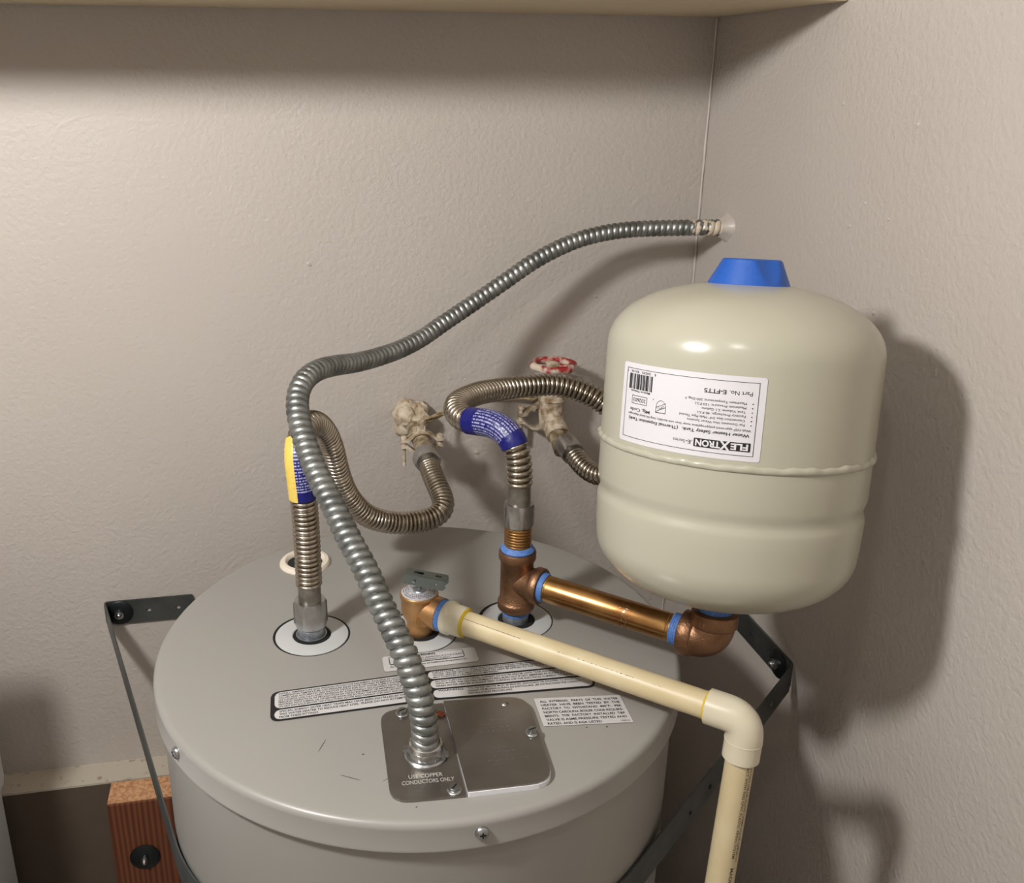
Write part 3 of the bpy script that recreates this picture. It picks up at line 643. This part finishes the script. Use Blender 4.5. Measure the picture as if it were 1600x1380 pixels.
# bonding wire between the two clamps
A = CL + Z*.022 - N*.010; Bq = VL - D*.016 + Z*.016
wr = thing('ground_wire', 'painted stranded ground wire running along the wall between the two clamps', 'wire', A)
for k in range(4):
    pts = []
    for i in range(41):
        t = i/40; c = A.lerp(Bq, t) - N*(.045*math.sin(math.pi*t)) + Z*(-.006*math.sin(math.pi*t)); a = k*math.pi/2 + t*9
        pts.append(c + (Z*math.cos(a) + N*math.sin(a))*.0020*(1+.8*math.sin(3*t+k)))
    obj('strand', MB().tube(pts, .0015, 8), 'wire', wr)

# ================================================================== relief valve and its discharge pipe
PD = Vector((.846, -.532, -.0)).normalized(); ZT = .028
tv = thing('relief_valve', 'brass temperature and pressure relief valve with metal test lever on the heater lid', 'valve', TP)
Mt = Matrix.Translation(TP)
obj('valve_body', MB().lathe([(0, .0), (.0128, .0), (.0140, .004), (.0128, .009), (.0125, .013), (.0160, .020), (.0178, .026), (.0180, .038), (.0184, .0405), (.0192, .0415), (.0192, .0445), (.0184, .0455), (0, .0455)], 40, Mt)
    .tube([TP+Z*ZT, TP+Z*ZT+PD*.018, TP+Z*ZT+PD*.0182, TP+Z*ZT+PD*.0265], lambda s, a: .0152 if s < .0181 else .0166, 32), 'valvebrass', tv)
mb = MB().box((0, 0, 0), .013, .004, .011, axis(TP + Vector((.004, -.0165, .022)), Z, .15)); obj('cast_boss', mb, 'valvebrass', tv)
tg = obj('rating_tag', MB().lathe([(0, .0476), (.008, .0475), (.0165, .0462), (.0176, .0455)], 40, Mt), 'tag', tv)
mb = MB()
for row, (rr, n) in enumerate(((.0150, 54), (.0125, 40), (.0100, 32))):
    for k in range(n):
        if random.random() < .22: continue
        a = 2*math.pi*k/n; hh = .0013; wd = .0009
        zz = .0476 - (rr/.0165)**2*.0012 + .00025
        e = Vector((math.cos(a), math.sin(a), 0)); q = Vector((-e.y, e.x, 0))
        c = TP + e*rr + Z*zz; mb.add([c-q*wd/2, c+q*wd/2, c+q*wd/2*.6+e*hh-Z*.00008, c-q*wd/2+e*hh*.8-Z*.00008], [(0, 1, 2, 3)])
obj('tag_print', mb, 'grey_print', tg, smooth=False)
LD = Vector((.955, -.25, -.06)).normalized(); LP = Vector((-LD.y, LD.x, 0)).normalized()
lo = TP + Vector((-.0125, .0010, .0625))
obj('lever_stem', MB().lathe([(.006, .0470), (.0072, .0472), (.0060, .0486), (.0020, .0490), (.0020, .0640), (0, .0640)], 14, Mt @ Matrix.Translation((.0005, 0, 0))), 'galv', tv)
def lv(x, y, z): return lo + LD*x + LP*y + Z*z
lever = MB()
lever.plate(rounded([(0, -.006), (.041, -.006), (.041, .006), (0, .006)], [.001]*4, 2), [[(.008, -.0022), (.018, -.0022), (.018, .0022), (.008, .0022)], [(.030, -.0018), (.036, -.0018), (.036, .0018), (.030, .0018)]], lambda x, y, z: lv(x, y, z), .0048, .0060)
for s in (-1, 1):
    lever.plate(rounded([(-.001, -.0050), (.039, -.0050), (.0415, -.0020), (.041, .0058), (.001, .0058), (-.002, .001)], .001, 2), [circle(.010, -.0004, .0017, 10), circle(.032, .0, .0013, 10)], lambda x, y, z, s=s: lv(x, s*(.0056+z), y), 0, .0010)
obj('test_lever', lever, 'lever', tv, smooth=False)
obj('lever_pin', MB().tube([lv(.010, -.0085, -.0004), lv(.010, .0085, -.0004)], .0014, 10), 'zinc', tv)
# discharge
dp = thing('discharge_pipe', 'cream plastic discharge pipe running from the relief valve down past the strap', 'pipe', TP+Z*ZT+PD*.026)
P0 = TP+Z*ZT; PC = Vector((.2749, -.1636, ZT)); PD = (PC-P0).normalized()
obj('thread_sealant', MB().tube([P0+PD*.0250, P0+PD*.0256, P0+PD*.0322, P0+PD*.0328], lambda s, a: .0150 if s < .0004 or s > .0074 else .0160, 30), 'tape', dp)
ad = obj('adapter', MB().lathe([(.010, .0318), (.0158, .0318), (.0168, .0330), (.0168, .0380), (.0158, .0395), (.0152, .0410), (.0150, .0525), (.0142, .0535), (.010, .0535)], 40, axis(P0, PD)), 'cpvcfit', dp)
obj('cement_ring', MB().lathe([(.0115, .0530), (.0143, .0533), (.0146, .0543), (.0132, .0555), (.0119, .0562)], 32, axis(P0, PD)), 'glue', dp)
PR = .0119; LPP = (PC-P0).length
obj('pipe_run', MB().tube([P0+PD*.045, P0+PD*(LPP-.012)], PR, 40), 'cpvc', dp)
DD = Vector((-.010, -.0134, -.158)).normalized()
rc = .0165; arc = []
A0 = PC - PD*rc; B0 = PC + DD*rc
for k in range(15):
    t = k/14; arc.append(A0*(1-t)**2 + PC*(2*t*(1-t)) + B0*t*t)
ep = [A0-PD*.0165, A0-PD*.0160] + [A0-PD*.001] + arc + [B0+DD*.001, B0+DD*.0012, B0+DD*.0185, B0+DD*.019]
el = obj('elbow_fitting', MB().tube(ep, lambda s, a: .0140 if s < .0003 else .0152, 40), 'cpvcfit', dp, sharp=60)
obj('mould_line', MB().lathe([(.0150, 0), (.0156, .0002), (.0156, .0008), (.0150, .001)], 40, axis(B0+DD*.002, DD)), 'cpvcfit', el)
mb = MB()
sx = PD; sy = (Z - PD*Z.dot(PD)).normalized(); sn = PD.cross(Z).normalized()
def elf(x, y):                                           # raised lettering wrapped on the upper front of the socket
    a = y/.0152 + math.radians(58); return A0 - PD*.0135 + PD*x + (sn*math.cos(a) + Z*math.sin(a))*.01535
text(mb, 'CPVC', .0055, -.003, .0030, lambda x, y: elf(y+.0065, -(x-.0055)), width=.009)
text(mb, '3/4', .0055, -.003, .0040, lambda x, y: elf(y+.0125, -(x-.0055)), width=.007)
obj('raised_lettering', mb, 'cpvcfit', el, smooth=False)
obj('cement_ring', MB().lathe([(.0118, -.0020), (.0130, -.0012), (.0140, .0002), (.0118, .0006)], 32, axis(A0-PD*.0165, PD)), 'glue', dp)
DE = B0 + DD*1.0
dr = obj('drop_pipe', MB().tube([B0+DD*.010, B0+DD*.2, B0+DD*.88], PR, 40), 'cpvc', dp)
mb = MB()
dn = DD.cross((CAM-B0).normalized()).normalized(); df = dn.cross(DD).normalized()
if dn.x < 0: dn = -dn
if df.dot(CAM-B0) < 0: df = -df
def drf(x, y):
    a = y/PR + math.radians(40); return B0 + DD*(.0215+x) + (df*math.cos(a) + dn*math.sin(a))*(PR+.00015)
text(mb, 'DO NOT USE OR ALLOW CHEMICALS OR CABLES TO', 0, .0022, .0024, drf, width=.092, bold=.01); text(mb, 'ACT WITH THIS CPVC PLASTIC PIPING SYSTEM', 0, -.0014, .0024, drf, width=.088, bold=.01); text(mb, 'MADE IN U', .098, -.0010, .0034, drf, width=.030, bold=.01)
obj('pipe_print', mb, 'brownprint', dr, smooth=False)
mb = MB(); run = bpy.data.objects['pipe_run']
def rnf(x, y):
    a = y/PR + math.radians(52); return P0 + PD*(.056+x) + (sn*math.cos(a) + Z*math.sin(a))*(PR+.00012)
x = 0
while x < .062:
    L = random.uniform(.002, .008); rect2(mb, x, -.0002-x*.012, min(.062, x+L), .0002-x*.012, rnf, 2); x += L*random.uniform(1, 1.12)
obj('print_line', mb, 'brownprint', run, smooth=False); mb = MB()
x = .10
while x < .2:
    L = random.uniform(.0006, .003); rect2(mb, x, -.0012+random.uniform(-.0003, .0003), x+L, -.0009, rnf, 1); x += L+random.uniform(.0004, .004)
obj('print_line', mb, 'brownprint', run, smooth=False)['kind'] = 'stuff'

# ================================================================== brass tee, nipple, elbow
T0 = Vector((.0972, .0338, .0467)); B = Vector((.2667, -.0760, .0467)); ND = (B-T0).normalized()
te = thing('brass_tee', 'bronze pipe tee standing on the hot water outlet below the blue-sleeved connector', 'pipe tee', (T0.x, T0.y, .014))
Mt = Matrix.Translation((T0.x, T0.y, 0))
obj('tee_body', MB().lathe([(.011, .0150), (.0180, .0150), (.0187, .0165), (.0187, .0225), (.0180, .0240), (.0166, .0255), (.0166, .0685), (.0180, .0700), (.0187, .0715), (.0187, .0785), (.0180, .0800), (.011, .0800)], 40, Mt)
    .lathe([(.0160, 0), (.0162, .018), (.0178, .0205), (.0188, .0215), (.0188, .0275), (.0180, .0290), (.011, .0290)], 40, axis(T0, ND)), 'bronze', te, sharp=50)
obj('thread_sealant', MB().lathe([(.0125, .0135), (.0142, .0120), (.0145, .0100), (.0140, .0085), (.0125, .0080)], 32, Mt), 'tape', te)
obj('thread_sealant', MB().lathe([(.0165, .0795), (.0172, .0815), (.0158, .0835), (.0142, .0855), (.0130, .0860)], 32, Mt), 'tape', te)
prof = [(.0120, .080)]
for k in range(7): prof += [(.0130, .0850+k*.0030), (.0136, .0862+k*.0030), (.0136, .0870+k*.0030)]
prof += [(.0130, .1065), (.0120, .1070)]
obj('threaded_stub', MB().lathe(prof, 36, Mt), 'brass', te)
np_ = thing('brass_pipe', 'short shiny brass pipe between the bronze tee and elbow', 'pipe', T0+ND*.03)
LN = (B-T0).length
prof = [(.011, .020), (.0130, .020), (.0134, .0340), (.0130, .0346), (.0134, .0352), (.0130, .0364), (.0134, .0370), (.0134, LN-.0420), (.0129, LN-.0410), (.0134, LN-.0400), (.0129, LN-.0388), (.0133, LN-.0376), (.0130, LN-.014), (.011, LN-.014)]
nb = obj('pipe_tube', MB().lathe(prof, 44, axis(T0, ND)), 'brass', np_, sharp=30)
obj('thread_sealant', MB().lathe([(.0130, .0280), (.0150, .0282), (.0150, .0320), (.0137, .0345), (.0130, .0345)], 36, axis(T0, ND)), 'tape', np_)
prof = [(.0130, LN-.0375)]
for k in range(5): prof += [(.0146, LN-.0370+k*.0019), (.0150, LN-.0362+k*.0019), (.0146, LN-.0354+k*.0019)]
prof += [(.0130, LN-.0265)]
obj('thread_sealant', MB().lathe(prof, 36, axis(T0, ND)), 'tape', np_)
mb = MB(); nf = ND.cross(Z)
for k in range(34):
    a = random.uniform(-.9, 1.2); x = LN*.60 + random.gauss(0, .0035); L = random.uniform(.001, .003); h = random.uniform(.02, .05)
    for da, in ((0,),):
        pts = [T0+ND*xx + (nf*math.cos(aa)+Z*math.sin(aa))*.0136 for xx, aa in ((x, a), (x+L*.3, a), (x+L*.3, a+h*2), (x, a+h*2))]
        mb.add(pts, [(0, 1, 2, 3)])
obj('wrench_marks', mb, 'wear', np_, smooth=False)
TA = Vector((.0391, .1607, .9862)).normalized()
be = thing('brass_elbow', 'bronze pipe elbow carrying the expansion tank', 'pipe elbow', B)
re = .0190; A1 = B - ND*re; B1 = B + TA*re; arc = []
for k in range(13):
    t = k/12; arc.append(A1*(1-t)**2 + B*(2*t*(1-t)) + B1*t*t)
ep = [A1-ND*.002] + arc
mb = MB().tube(ep, .0190, 40)
mb.lathe([(.011, -.0285), (.0200, -.0285), (.0208, -.0275), (.0208, -.0175), (.0198, -.0160), (.0185, -.0150)], 40, axis(B, ND))
mb.lathe([(.0185, .013), (.0198, .0145), (.0208, .0160), (.0208, .0270), (.0192, .0282), (.0150, .0282), (.0150, .0260)], 40, axis(B, TA))
eb = obj('elbow_body', mb, 'bronze', be, sharp=50)
ev = (CAM-B).normalized(); er = ev.cross(Z).normalized()*-1; eu = ev.cross(er).normalized()
if eu.z < 0: eu = -eu
mb = MB()
def ebf(x, y):
    d = (ev + er*(x/.018-.05) + eu*(y/.018-.12)).normalized(); q = B - ND*.0048 + TA*.0048; return q + d*.0193
text(mb, '3/4', -.003, -.0035, .0058, ebf, width=.0085, bold=.01)
def clf(x, y):
    a = x/.0197; d = (ev - TA*ev.dot(TA)).normalized(); q = TA.cross(d); return B + TA*(.0175+y) + (d*math.cos(a)+q*math.sin(a))*.0210
text(mb, 'LF', -.012, 0, .0045, clf, width=.0055, bold=.01)
obj('raised_lettering', mb, mat('worn_bronze', srgb(168, 124, 92), .35, 1.0), eb, smooth=False)
obj('thread_sealant', MB().lathe([(.012, .0262), (.0150, .0266), (.0152, .0300), (.0142, .0345), (.0136, .0360), (.012, .0360)], 36, axis(B, TA)), 'tape', be)

# ================================================================== expansion tank
MT = axis(B, TA)
tk = thing('expansion_tank', 'cream expansion tank with blue cap and upside-down label, standing on the bronze elbow', 'tank', B+TA*.024)
prof = [(.0130, .024), (.0132, .034), (.016, .0425)]
def ell(r0, h0, hh, sg, ex, n=22, lo=0):
    return [(r0*math.cos(math.pi/2*i/n)**(2/ex), h0+sg*hh*math.sin(math.pi/2*i/n)**(2/ex)) for i in range(lo, n+1)]
bot = [q for q in reversed(ell(.1105, .099, .057, -1, 2.15)) if q[0] > .0155]
prof += bot + [(.1112, .106), (.1117, .118), (.1122, .1290), (.1117, .1325), (.1104, .1355), (.1100, .1385), (.1106, .1420), (.1118, .1455), (.1126, .1500), (.1128, .1800), (.1130, .1900), (.1130, .262)]
prof += ell(.1130, .262, .058, 1, 2.2)[1:]
obj('shell', MB().lathe(prof, 128, MT), 'tank', tk, sharp=60)
mb = MB(); n = 160; vs = []
for k in range(n):
    a = 2*math.pi*k/n; j = .0005*math.sin(k*1.7)+.0004*math.sin(k*.63+1)
    for q in range(9):
        b = math.pi*q/8-math.pi/2; vs.append(MT @ Vector(((.1128+(.0024+j)*math.cos(b))*math.cos(a), (.1128+(.0024+j)*math.cos(b))*math.sin(a), .1835+j*.8+(.0030+j*.5)*math.sin(b))))
mb.add(vs, [(k*9+q, ((k+1) % n)*9+q, ((k+1) % n)*9+q+1, k*9+q+1) for k in range(n) for q in range(8)])
obj('weld_seam', mb, 'tank', tk, sharp=70)
# blue cap, with scalloped grips
mb = MB(); n = 96; rings = []; vs = []
capp = [(.0345, .3130), (.0345, .3165)] + [(.0338-.0078*q/14, .3175+.0190*q/14) for q in range(15)] + [(.0255, .3380), (.0235, .3392)]
cf = Vector((-.2982, -.9401, .165)); csd = Vector((.9537, -.3005, .0112))
for r, h in capp:
    for k in range(n):
        a = 2*math.pi*k/n; rr = r
        d = min(abs((a-q+math.pi) % (2*math.pi)-math.pi) for q in (math.radians(36), math.radians(156), math.radians(276)))
        tt = min(1, max(0, (h-.3195)/.017)); dm = .46*math.sqrt(tt)+1e-6
        if d < dm: rr -= .0042*(1-(d/dm)**2)*tt**.5
        vs.append(B + TA*h + (cf*math.cos(a) + csd*math.sin(a))*rr)
fs = [(i*n+k, i*n+(k+1) % n, (i+1)*n+(k+1) % n, (i+1)*n+k) for i in range(len(capp)-1) for k in range(n)]
fs.append(tuple(range((len(capp)-1)*n, len(capp)*n)))
obj('cap', mb.add(vs, fs), 'bluecap', tk, sharp=25)
# label: u runs with the print, which is upside down
RT = .1134
def tl(dr=0.0):
    def f(x, y):                                          # x, y in metres on the unrolled upright label, origin at its lower left
        ang = math.radians(10.9) - x/RT; h = .2538 - y
        return B + TA*h + (cf*math.cos(ang) + csd*math.sin(ang))*(RT+dr)
    return f
LW, LHh = math.radians(62.3)*RT, .0640
lb = obj('label_sticker', rrect(MB(), 0, 0, LW, LHh, .0022, tl(0), 40), 'paper', tk); lb['label'] = 'white printed label, upside down'
def ux(deg): return math.radians(10.9-deg)*RT            # label x of an azimuth
def uy(h): return .2538-h                                # label y of a height; print's top is at the low h
f = tl(.00025); mb = MB()
frame2(mb, ux(8.3), uy(.2497), ux(-48.9), uy(.1938), .0004, f)
text(mb, 'Water Heater Safety Tank.  (Thermal Expansion Tank)', ux(6.3), uy(.2106), .0024, f, width=ux(-45.6)-ux(6.3), bold=.018)
text(mb, 'With NSF approved polypropylene inner liner and durable, long life butyl diaphragm', ux(6.6), uy(.2142), .0019, f, width=ux(-46.1)-ux(6.6))
for i, (s, e) in enumerate((('For Domestic Hot Water Systems', -17.5), ('Connection Size 3/4" Male Pipe Thread', -20.8), ('Factory Precharge: 40 P.S.I.', -14.0), ('Tank Volume: 2.1 Gallons', -12.2), ('Maximum Pressure: 150 P.S.I.', -15.2), ('Maximum Temperature: 200 Deg. F', -19.1))):
    y = uy(.2182+i*.00325); text(mb, s, ux(4.1), y, .0019, f, width=ux(e)-ux(4.1)); rect2(mb, ux(6.6), y+.0005, ux(6.2), y+.0013, f, 1)
text(mb, 'Part No.', ux(5.9), uy(.2425), .0032, f, width=ux(-2.4)-ux(5.9)); text(mb, 'E-FTT5', ux(-3.6), uy(.2425), .0032, f, width=ux(-11.9)-ux(-3.6), bold=.02)
text(mb, 'E-', ux(-15.3), uy(.2014), .0028, f, width=ux(-17.2)-ux(-15.3), bold=.015); text(mb, 'Series', ux(-17.5), uy(.2014), .0026, f, width=ux(-22.5)-ux(-17.5))
text(mb, 'Mfg. Code', ux(-34.2), uy(.2182), .0026, f, width=ux(-45.2)-ux(-34.2), bold=.01)
frame2(mb, ux(-36.0), uy(.2283), ux(-44.5), uy(.2217), .0004, f); text(mb, '202603', ux(-36.8), uy(.2264), .0030, f, width=ux(-43.6)-ux(-36.8))
text(mb, 'Made in Vietnam', ux(-34.9), uy(.2325), .0017, f, width=ux(-45.5)-ux(-34.9), bold=.01)
bars = [3, 1, 1, 2, 1, 3, 2, 1, 4, 1, 1, 2, 3, 1, 2, 2, 1, 1, 3, 2, 1, 1, 4, 1, 2, 1, 1, 3, 2, 1, 2, 2, 1, 3, 1, 1, 2, 1, 3, 1, 1, 2]
X0, X1 = ux(-34.0), ux(-47.4); tot = sum(bars); x = X0
for i, b in enumerate(bars):
    wd = (X1-X0)*b/tot
    if i % 2 == 0: rect2(mb, x, uy(.2455), x+wd, uy(.2332), f, 1)
    x += wd
text(mb, '8', ux(-32.6), uy(.2480), .0020, f, width=.0012); text(mb, '04595', ux(-35.2), uy(.2482), .0020, f, width=.0095); text(mb, '40146', ux(-41.4), uy(.2482), .0020, f, width=.0095); text(mb, '0', ux(-48.0), uy(.2480), .0018, f, width=.0010)
# shield mark
sx0, sy0 = ux(-29.1), uy(.2226)
def ring2(pts, wd):
    m = len(pts); cx = sum(p[0] for p in pts)/m; cy = sum(p[1] for p in pts)/m
    vs = [f(*p) for p in pts] + [f(p[0]+(cx-p[0])*wd, p[1]+(cy-p[1])*wd) for p in pts]
    mb.add(vs, [(k, (k+1) % m, m+(k+1) % m, m+k) for k in range(m)])
sh = [(-.0046, .0045), (.0046, .0045)] + [(.0046*math.cos(math.pi*k/10), .0002-.0058*math.sin(math.pi*k/10)) for k in range(0, 11)]
ring2([(sx0+a, sy0+b) for a, b in sh], .09)
for o_ in (-.0014, .0018): mb.add([f(sx0-.0045, sy0-.0026+o_), f(sx0+.0045, sy0+.0016+o_), f(sx0+.0045, sy0+.0020+o_), f(sx0-.0045, sy0-.0022+o_)], [(0, 1, 2, 3)])
cs, sn_ = math.cos(.43), math.sin(.43)
text(mb, 'UPC', 0, 0, .0019, lambda a, b: f(sx0-.0028+a*cs-b*sn_, sy0-.0018+a*sn_+b*cs), width=.0062)
text(mb, '\u00ae', sx0+.0068, sy0-.0060, .0012, f, width=.0012); text(mb, '\u00ae', ux(-14.6), uy(.2018), .0009, f, width=.0009)
obj('lettering', mb, 'black', lb, smooth=False)
mb = MB(); rrect(mb, ux(7.05), uy(.2039), ux(-14.1), uy(.1972), .0006, tl(.0003), 16); lg = obj('logo_box', mb, 'black', lb, smooth=False)
mb = MB(); f2 = tl(.0005)
text(mb, 'FLE', ux(6.2), uy(.2028), .0047, f2, width=ux(-.2)-ux(6.2), bold=.035); text(mb, 'TRON', ux(-4.0), uy(.2028), .0047, f2, width=ux(-13.4)-ux(-4.0), bold=.035)
text(mb, 'X', ux(-.3), uy(.2040), .0069, f2, width=ux(-4.4)-ux(-.3), bold=.03)
obj('logo_lettering', mb, 'paper', lb, smooth=False)

# ================================================================== straps, brackets, post, appliance
def bracket(name, label, org, dx, dn, L, hgt, holes, boltx, rr):
    t = thing(name, label, 'bracket', org)
    fm = lambda x, y, z: org + dx*x + Z*y + dn*z
    o = obj('bracket_plate', MB().plate(rounded([(0, -hgt/2), (L, -hgt/2), (L, hgt/2), (0, hgt/2)], rr, 4), [circle(h, .0, .0034, 12) for h in holes], fm, .0004, .0030), 'strap', t, smooth=False)
    p = org + dx*boltx
    obj('washer', MB().lathe([(.004, .0028), (.0170, .0028), (.0178, .0042), (.0165, .0052), (.004, .0060)], 32, axis(p, dn)), 'darkwasher', t)
    obj('bolt_head', MB().hexnut(axis(p, dn, .3), .0068, .0056, .0110, .15), 'zinc', t)
    obj('bolt_tip', MB().lathe([(.0040, .0105), (.0036, .0135), (.002, .015), (0, .0152)], 14, axis(p, dn)), 'zinc', t)
    return t
o1 = Vector((-.4405, .3205, -.1685)) + N*.001
bracket('wall_bracket', 'flat dark steel bracket bolted to the back wall left of the heater', o1, D, N, .118, .0350, [.057, .096], .019, .005)
o2 = CORNER + N*.345 + Z*(-.1310) - D*.001
o2 = o2 + N*.012
bracket('wall_bracket', 'flat dark steel bracket bolted to the right wall below the expansion tank', o2, -N, -D, .150, .0340, [.050, .092], .026, .005)
RS = .2515
st_ = thing('seismic_strap', 'thin dark steel strap wrapped around the front of the water heater', 'strap', (0, -RS, -.17))
A_ = o1 + D*.002 + N*.0045; E_ = o2 + N*.004 - D*.0045
def tangent(P, sgn):
    d = math.hypot(P.x, P.y); b = math.atan2(P.y, P.x); return b + sgn*math.acos(RS/d)
aL = tangent(A_, 1); aR = tangent(E_, -1)
while aL < 0: aL += 2*math.pi
while aR > aL: aR -= 2*math.pi
aR_ = aR
while aR_ < aL: aR_ += 2*math.pi
pts = []
zL, zR = -.1700, -.1500
T1 = Vector((RS*math.cos(aL), RS*math.sin(aL), zL)); T2 = Vector((RS*math.cos(aR_), RS*math.sin(aR_), zR))
for k in range(25): pts.append(A_.lerp(T1, k/24))
nA = 60
for k in range(1, nA): 
    a = aL + (aR_-aL)*k/nA; pts.append(Vector((RS*math.cos(a), RS*math.sin(a), zL+(zR-zL)*k/nA)))
for k in range(25): pts.append(T2.lerp(E_, k/24))
obj('strap_band', MB().ribbon(pts, Z, .0365, .0016), 'strap', st_, sharp=30)
for k, a in enumerate((aL+.30, aL+.40, aL+.52, aL+.64)):
    e = Vector((math.cos(a), math.sin(a), 0)); q = Vector((-e.y, e.x, 0)); c = e*(RS+.0009) + Z*(-.1690)
    obj('slot', MB().quadprism([c-q*.0008-Z*.011, c+q*.0008-Z*.011, c+q*.0008+Z*.011, c-q*.0008+Z*.011], e*.0004), 'emboss', st_, smooth=False)
for tt, sz in ((.30, .0022), (.42, .0026), (.72, .0028), (.84, .0028)):
    c = T2.lerp(E_, tt); dd = (E_-T2).normalized(); nn = dd.cross(Z).normalized()
    if nn.dot(CAM-c) < 0: nn = -nn
    obj('strap_hole', MB().lathe([(0, .0006), (sz, .0006), (sz, .0010), (sz*.6, .0012), (0, .0012)], 12, axis(c + nn*.0006 - Z*.004*(tt < .5), nn)), 'zinc' if tt > .5 else 'gap', st_)

# timber post against the lower wall
pA = Vector((-.4381, .2306, 0))
pt = thing('timber_post', 'reddish timber post with a bolt and washer, left of the heater', 'post', (pA.x, pA.y, FLOOR))
mb = MB(); q0 = pA; Lp = (CORNER+N*PT-pA).dot(-N)
th = abs((pA-(CORNER+N*PT)).dot(N)) - .0004
mb.quadprism([q0+Z*FLOOR, q0+D*.089+Z*FLOOR, q0+D*.089-N*th+Z*FLOOR, q0-N*th+Z*FLOOR], Z*(LEDGE-.0022-FLOOR))
bevel(obj('post_body', mb, 'wood', pt, smooth=False), .0025)
mb.__init__(); mb.quadprism([q0+D*.0015-N*.0015+Z*(LEDGE-.0024), q0+D*.0875-N*.0015+Z*(LEDGE-.0024), q0+D*.0875-N*(th-.001)+Z*(LEDGE-.0024), q0+D*.0015-N*(th-.001)+Z*(LEDGE-.0024)], Z*.0012)
obj('end_grain', mb, 'endgrain', pt, smooth=False)
wc = Vector((-.3969, .2388, -.5118))
obj('washer', MB().lathe([(.004, .0002), (.0200, .0002), (.0206, .0020), (.019, .0030), (.004, .0034)], 36, axis(wc, N)), 'darkwasher', pt)
obj('bolt_tip', MB().lathe([(.0052, .0030), (.0052, .0090), (.0040, .0120), (.0020, .0150), (0, .0155)], 14, axis(wc, N)), 'zinc', pt)

# white appliance whose back corner shows at the left edge
ap = Vector((-.556, .1956, 0)); aw = .62; ad_ = .60; at = -.262
wm = thing('washing_machine', 'white appliance cut off at the left edge of the picture', 'appliance', (ap.x-aw*.5, ap.y-.3, FLOOR))
def slabbox(x0, x1, y0, y1, z0, z1):                      # x along -D from the corner, y along N
    return MB().quadprism([ap-D*x0+N*y0+Z*z0, ap-D*x1+N*y0+Z*z0, ap-D*x1+N*y1+Z*z0, ap-D*x0+N*y1+Z*z0], Z*(z1-z0))
bevel(obj('cabinet', slabbox(0, aw, 0, ad_, FLOOR+.02, at-.085), 'white_app', wm, smooth=False), .006, 3)
bevel(obj('top_panel', slabbox(-.010, aw+.01, -.004, ad_+.004, at-.090, at-.004), 'white_app', wm, smooth=False), .020, 4)
blocker = slabbox(-.018, aw-.05, .160, .182, at-.022, at+.305)  # unseen upright panel, added to throw shade on the back wall
for v in blocker.v:
    if v.z > at: v -= N*.012
bevel(obj('shadow_panel', blocker, 'white_app', wm, smooth=False), .008, 3)
bevel(obj('control_console', slabbox(.012, aw-.012, 0, .09, at-.03, at), 'white_app', wm, smooth=False), .010, 3)
for x, y in ((.04, .04), (aw-.04, .04), (.04, ad_-.04), (aw-.04, ad_-.04)):
    obj('foot', MB().lathe([(0, FLOOR), (.022, FLOOR), (.022, FLOOR+.01), (.012, FLOOR+.022), (0, FLOOR+.022)], 16, Matrix.Translation(ap-D*x+N*y)), 'darkwasher', wm)
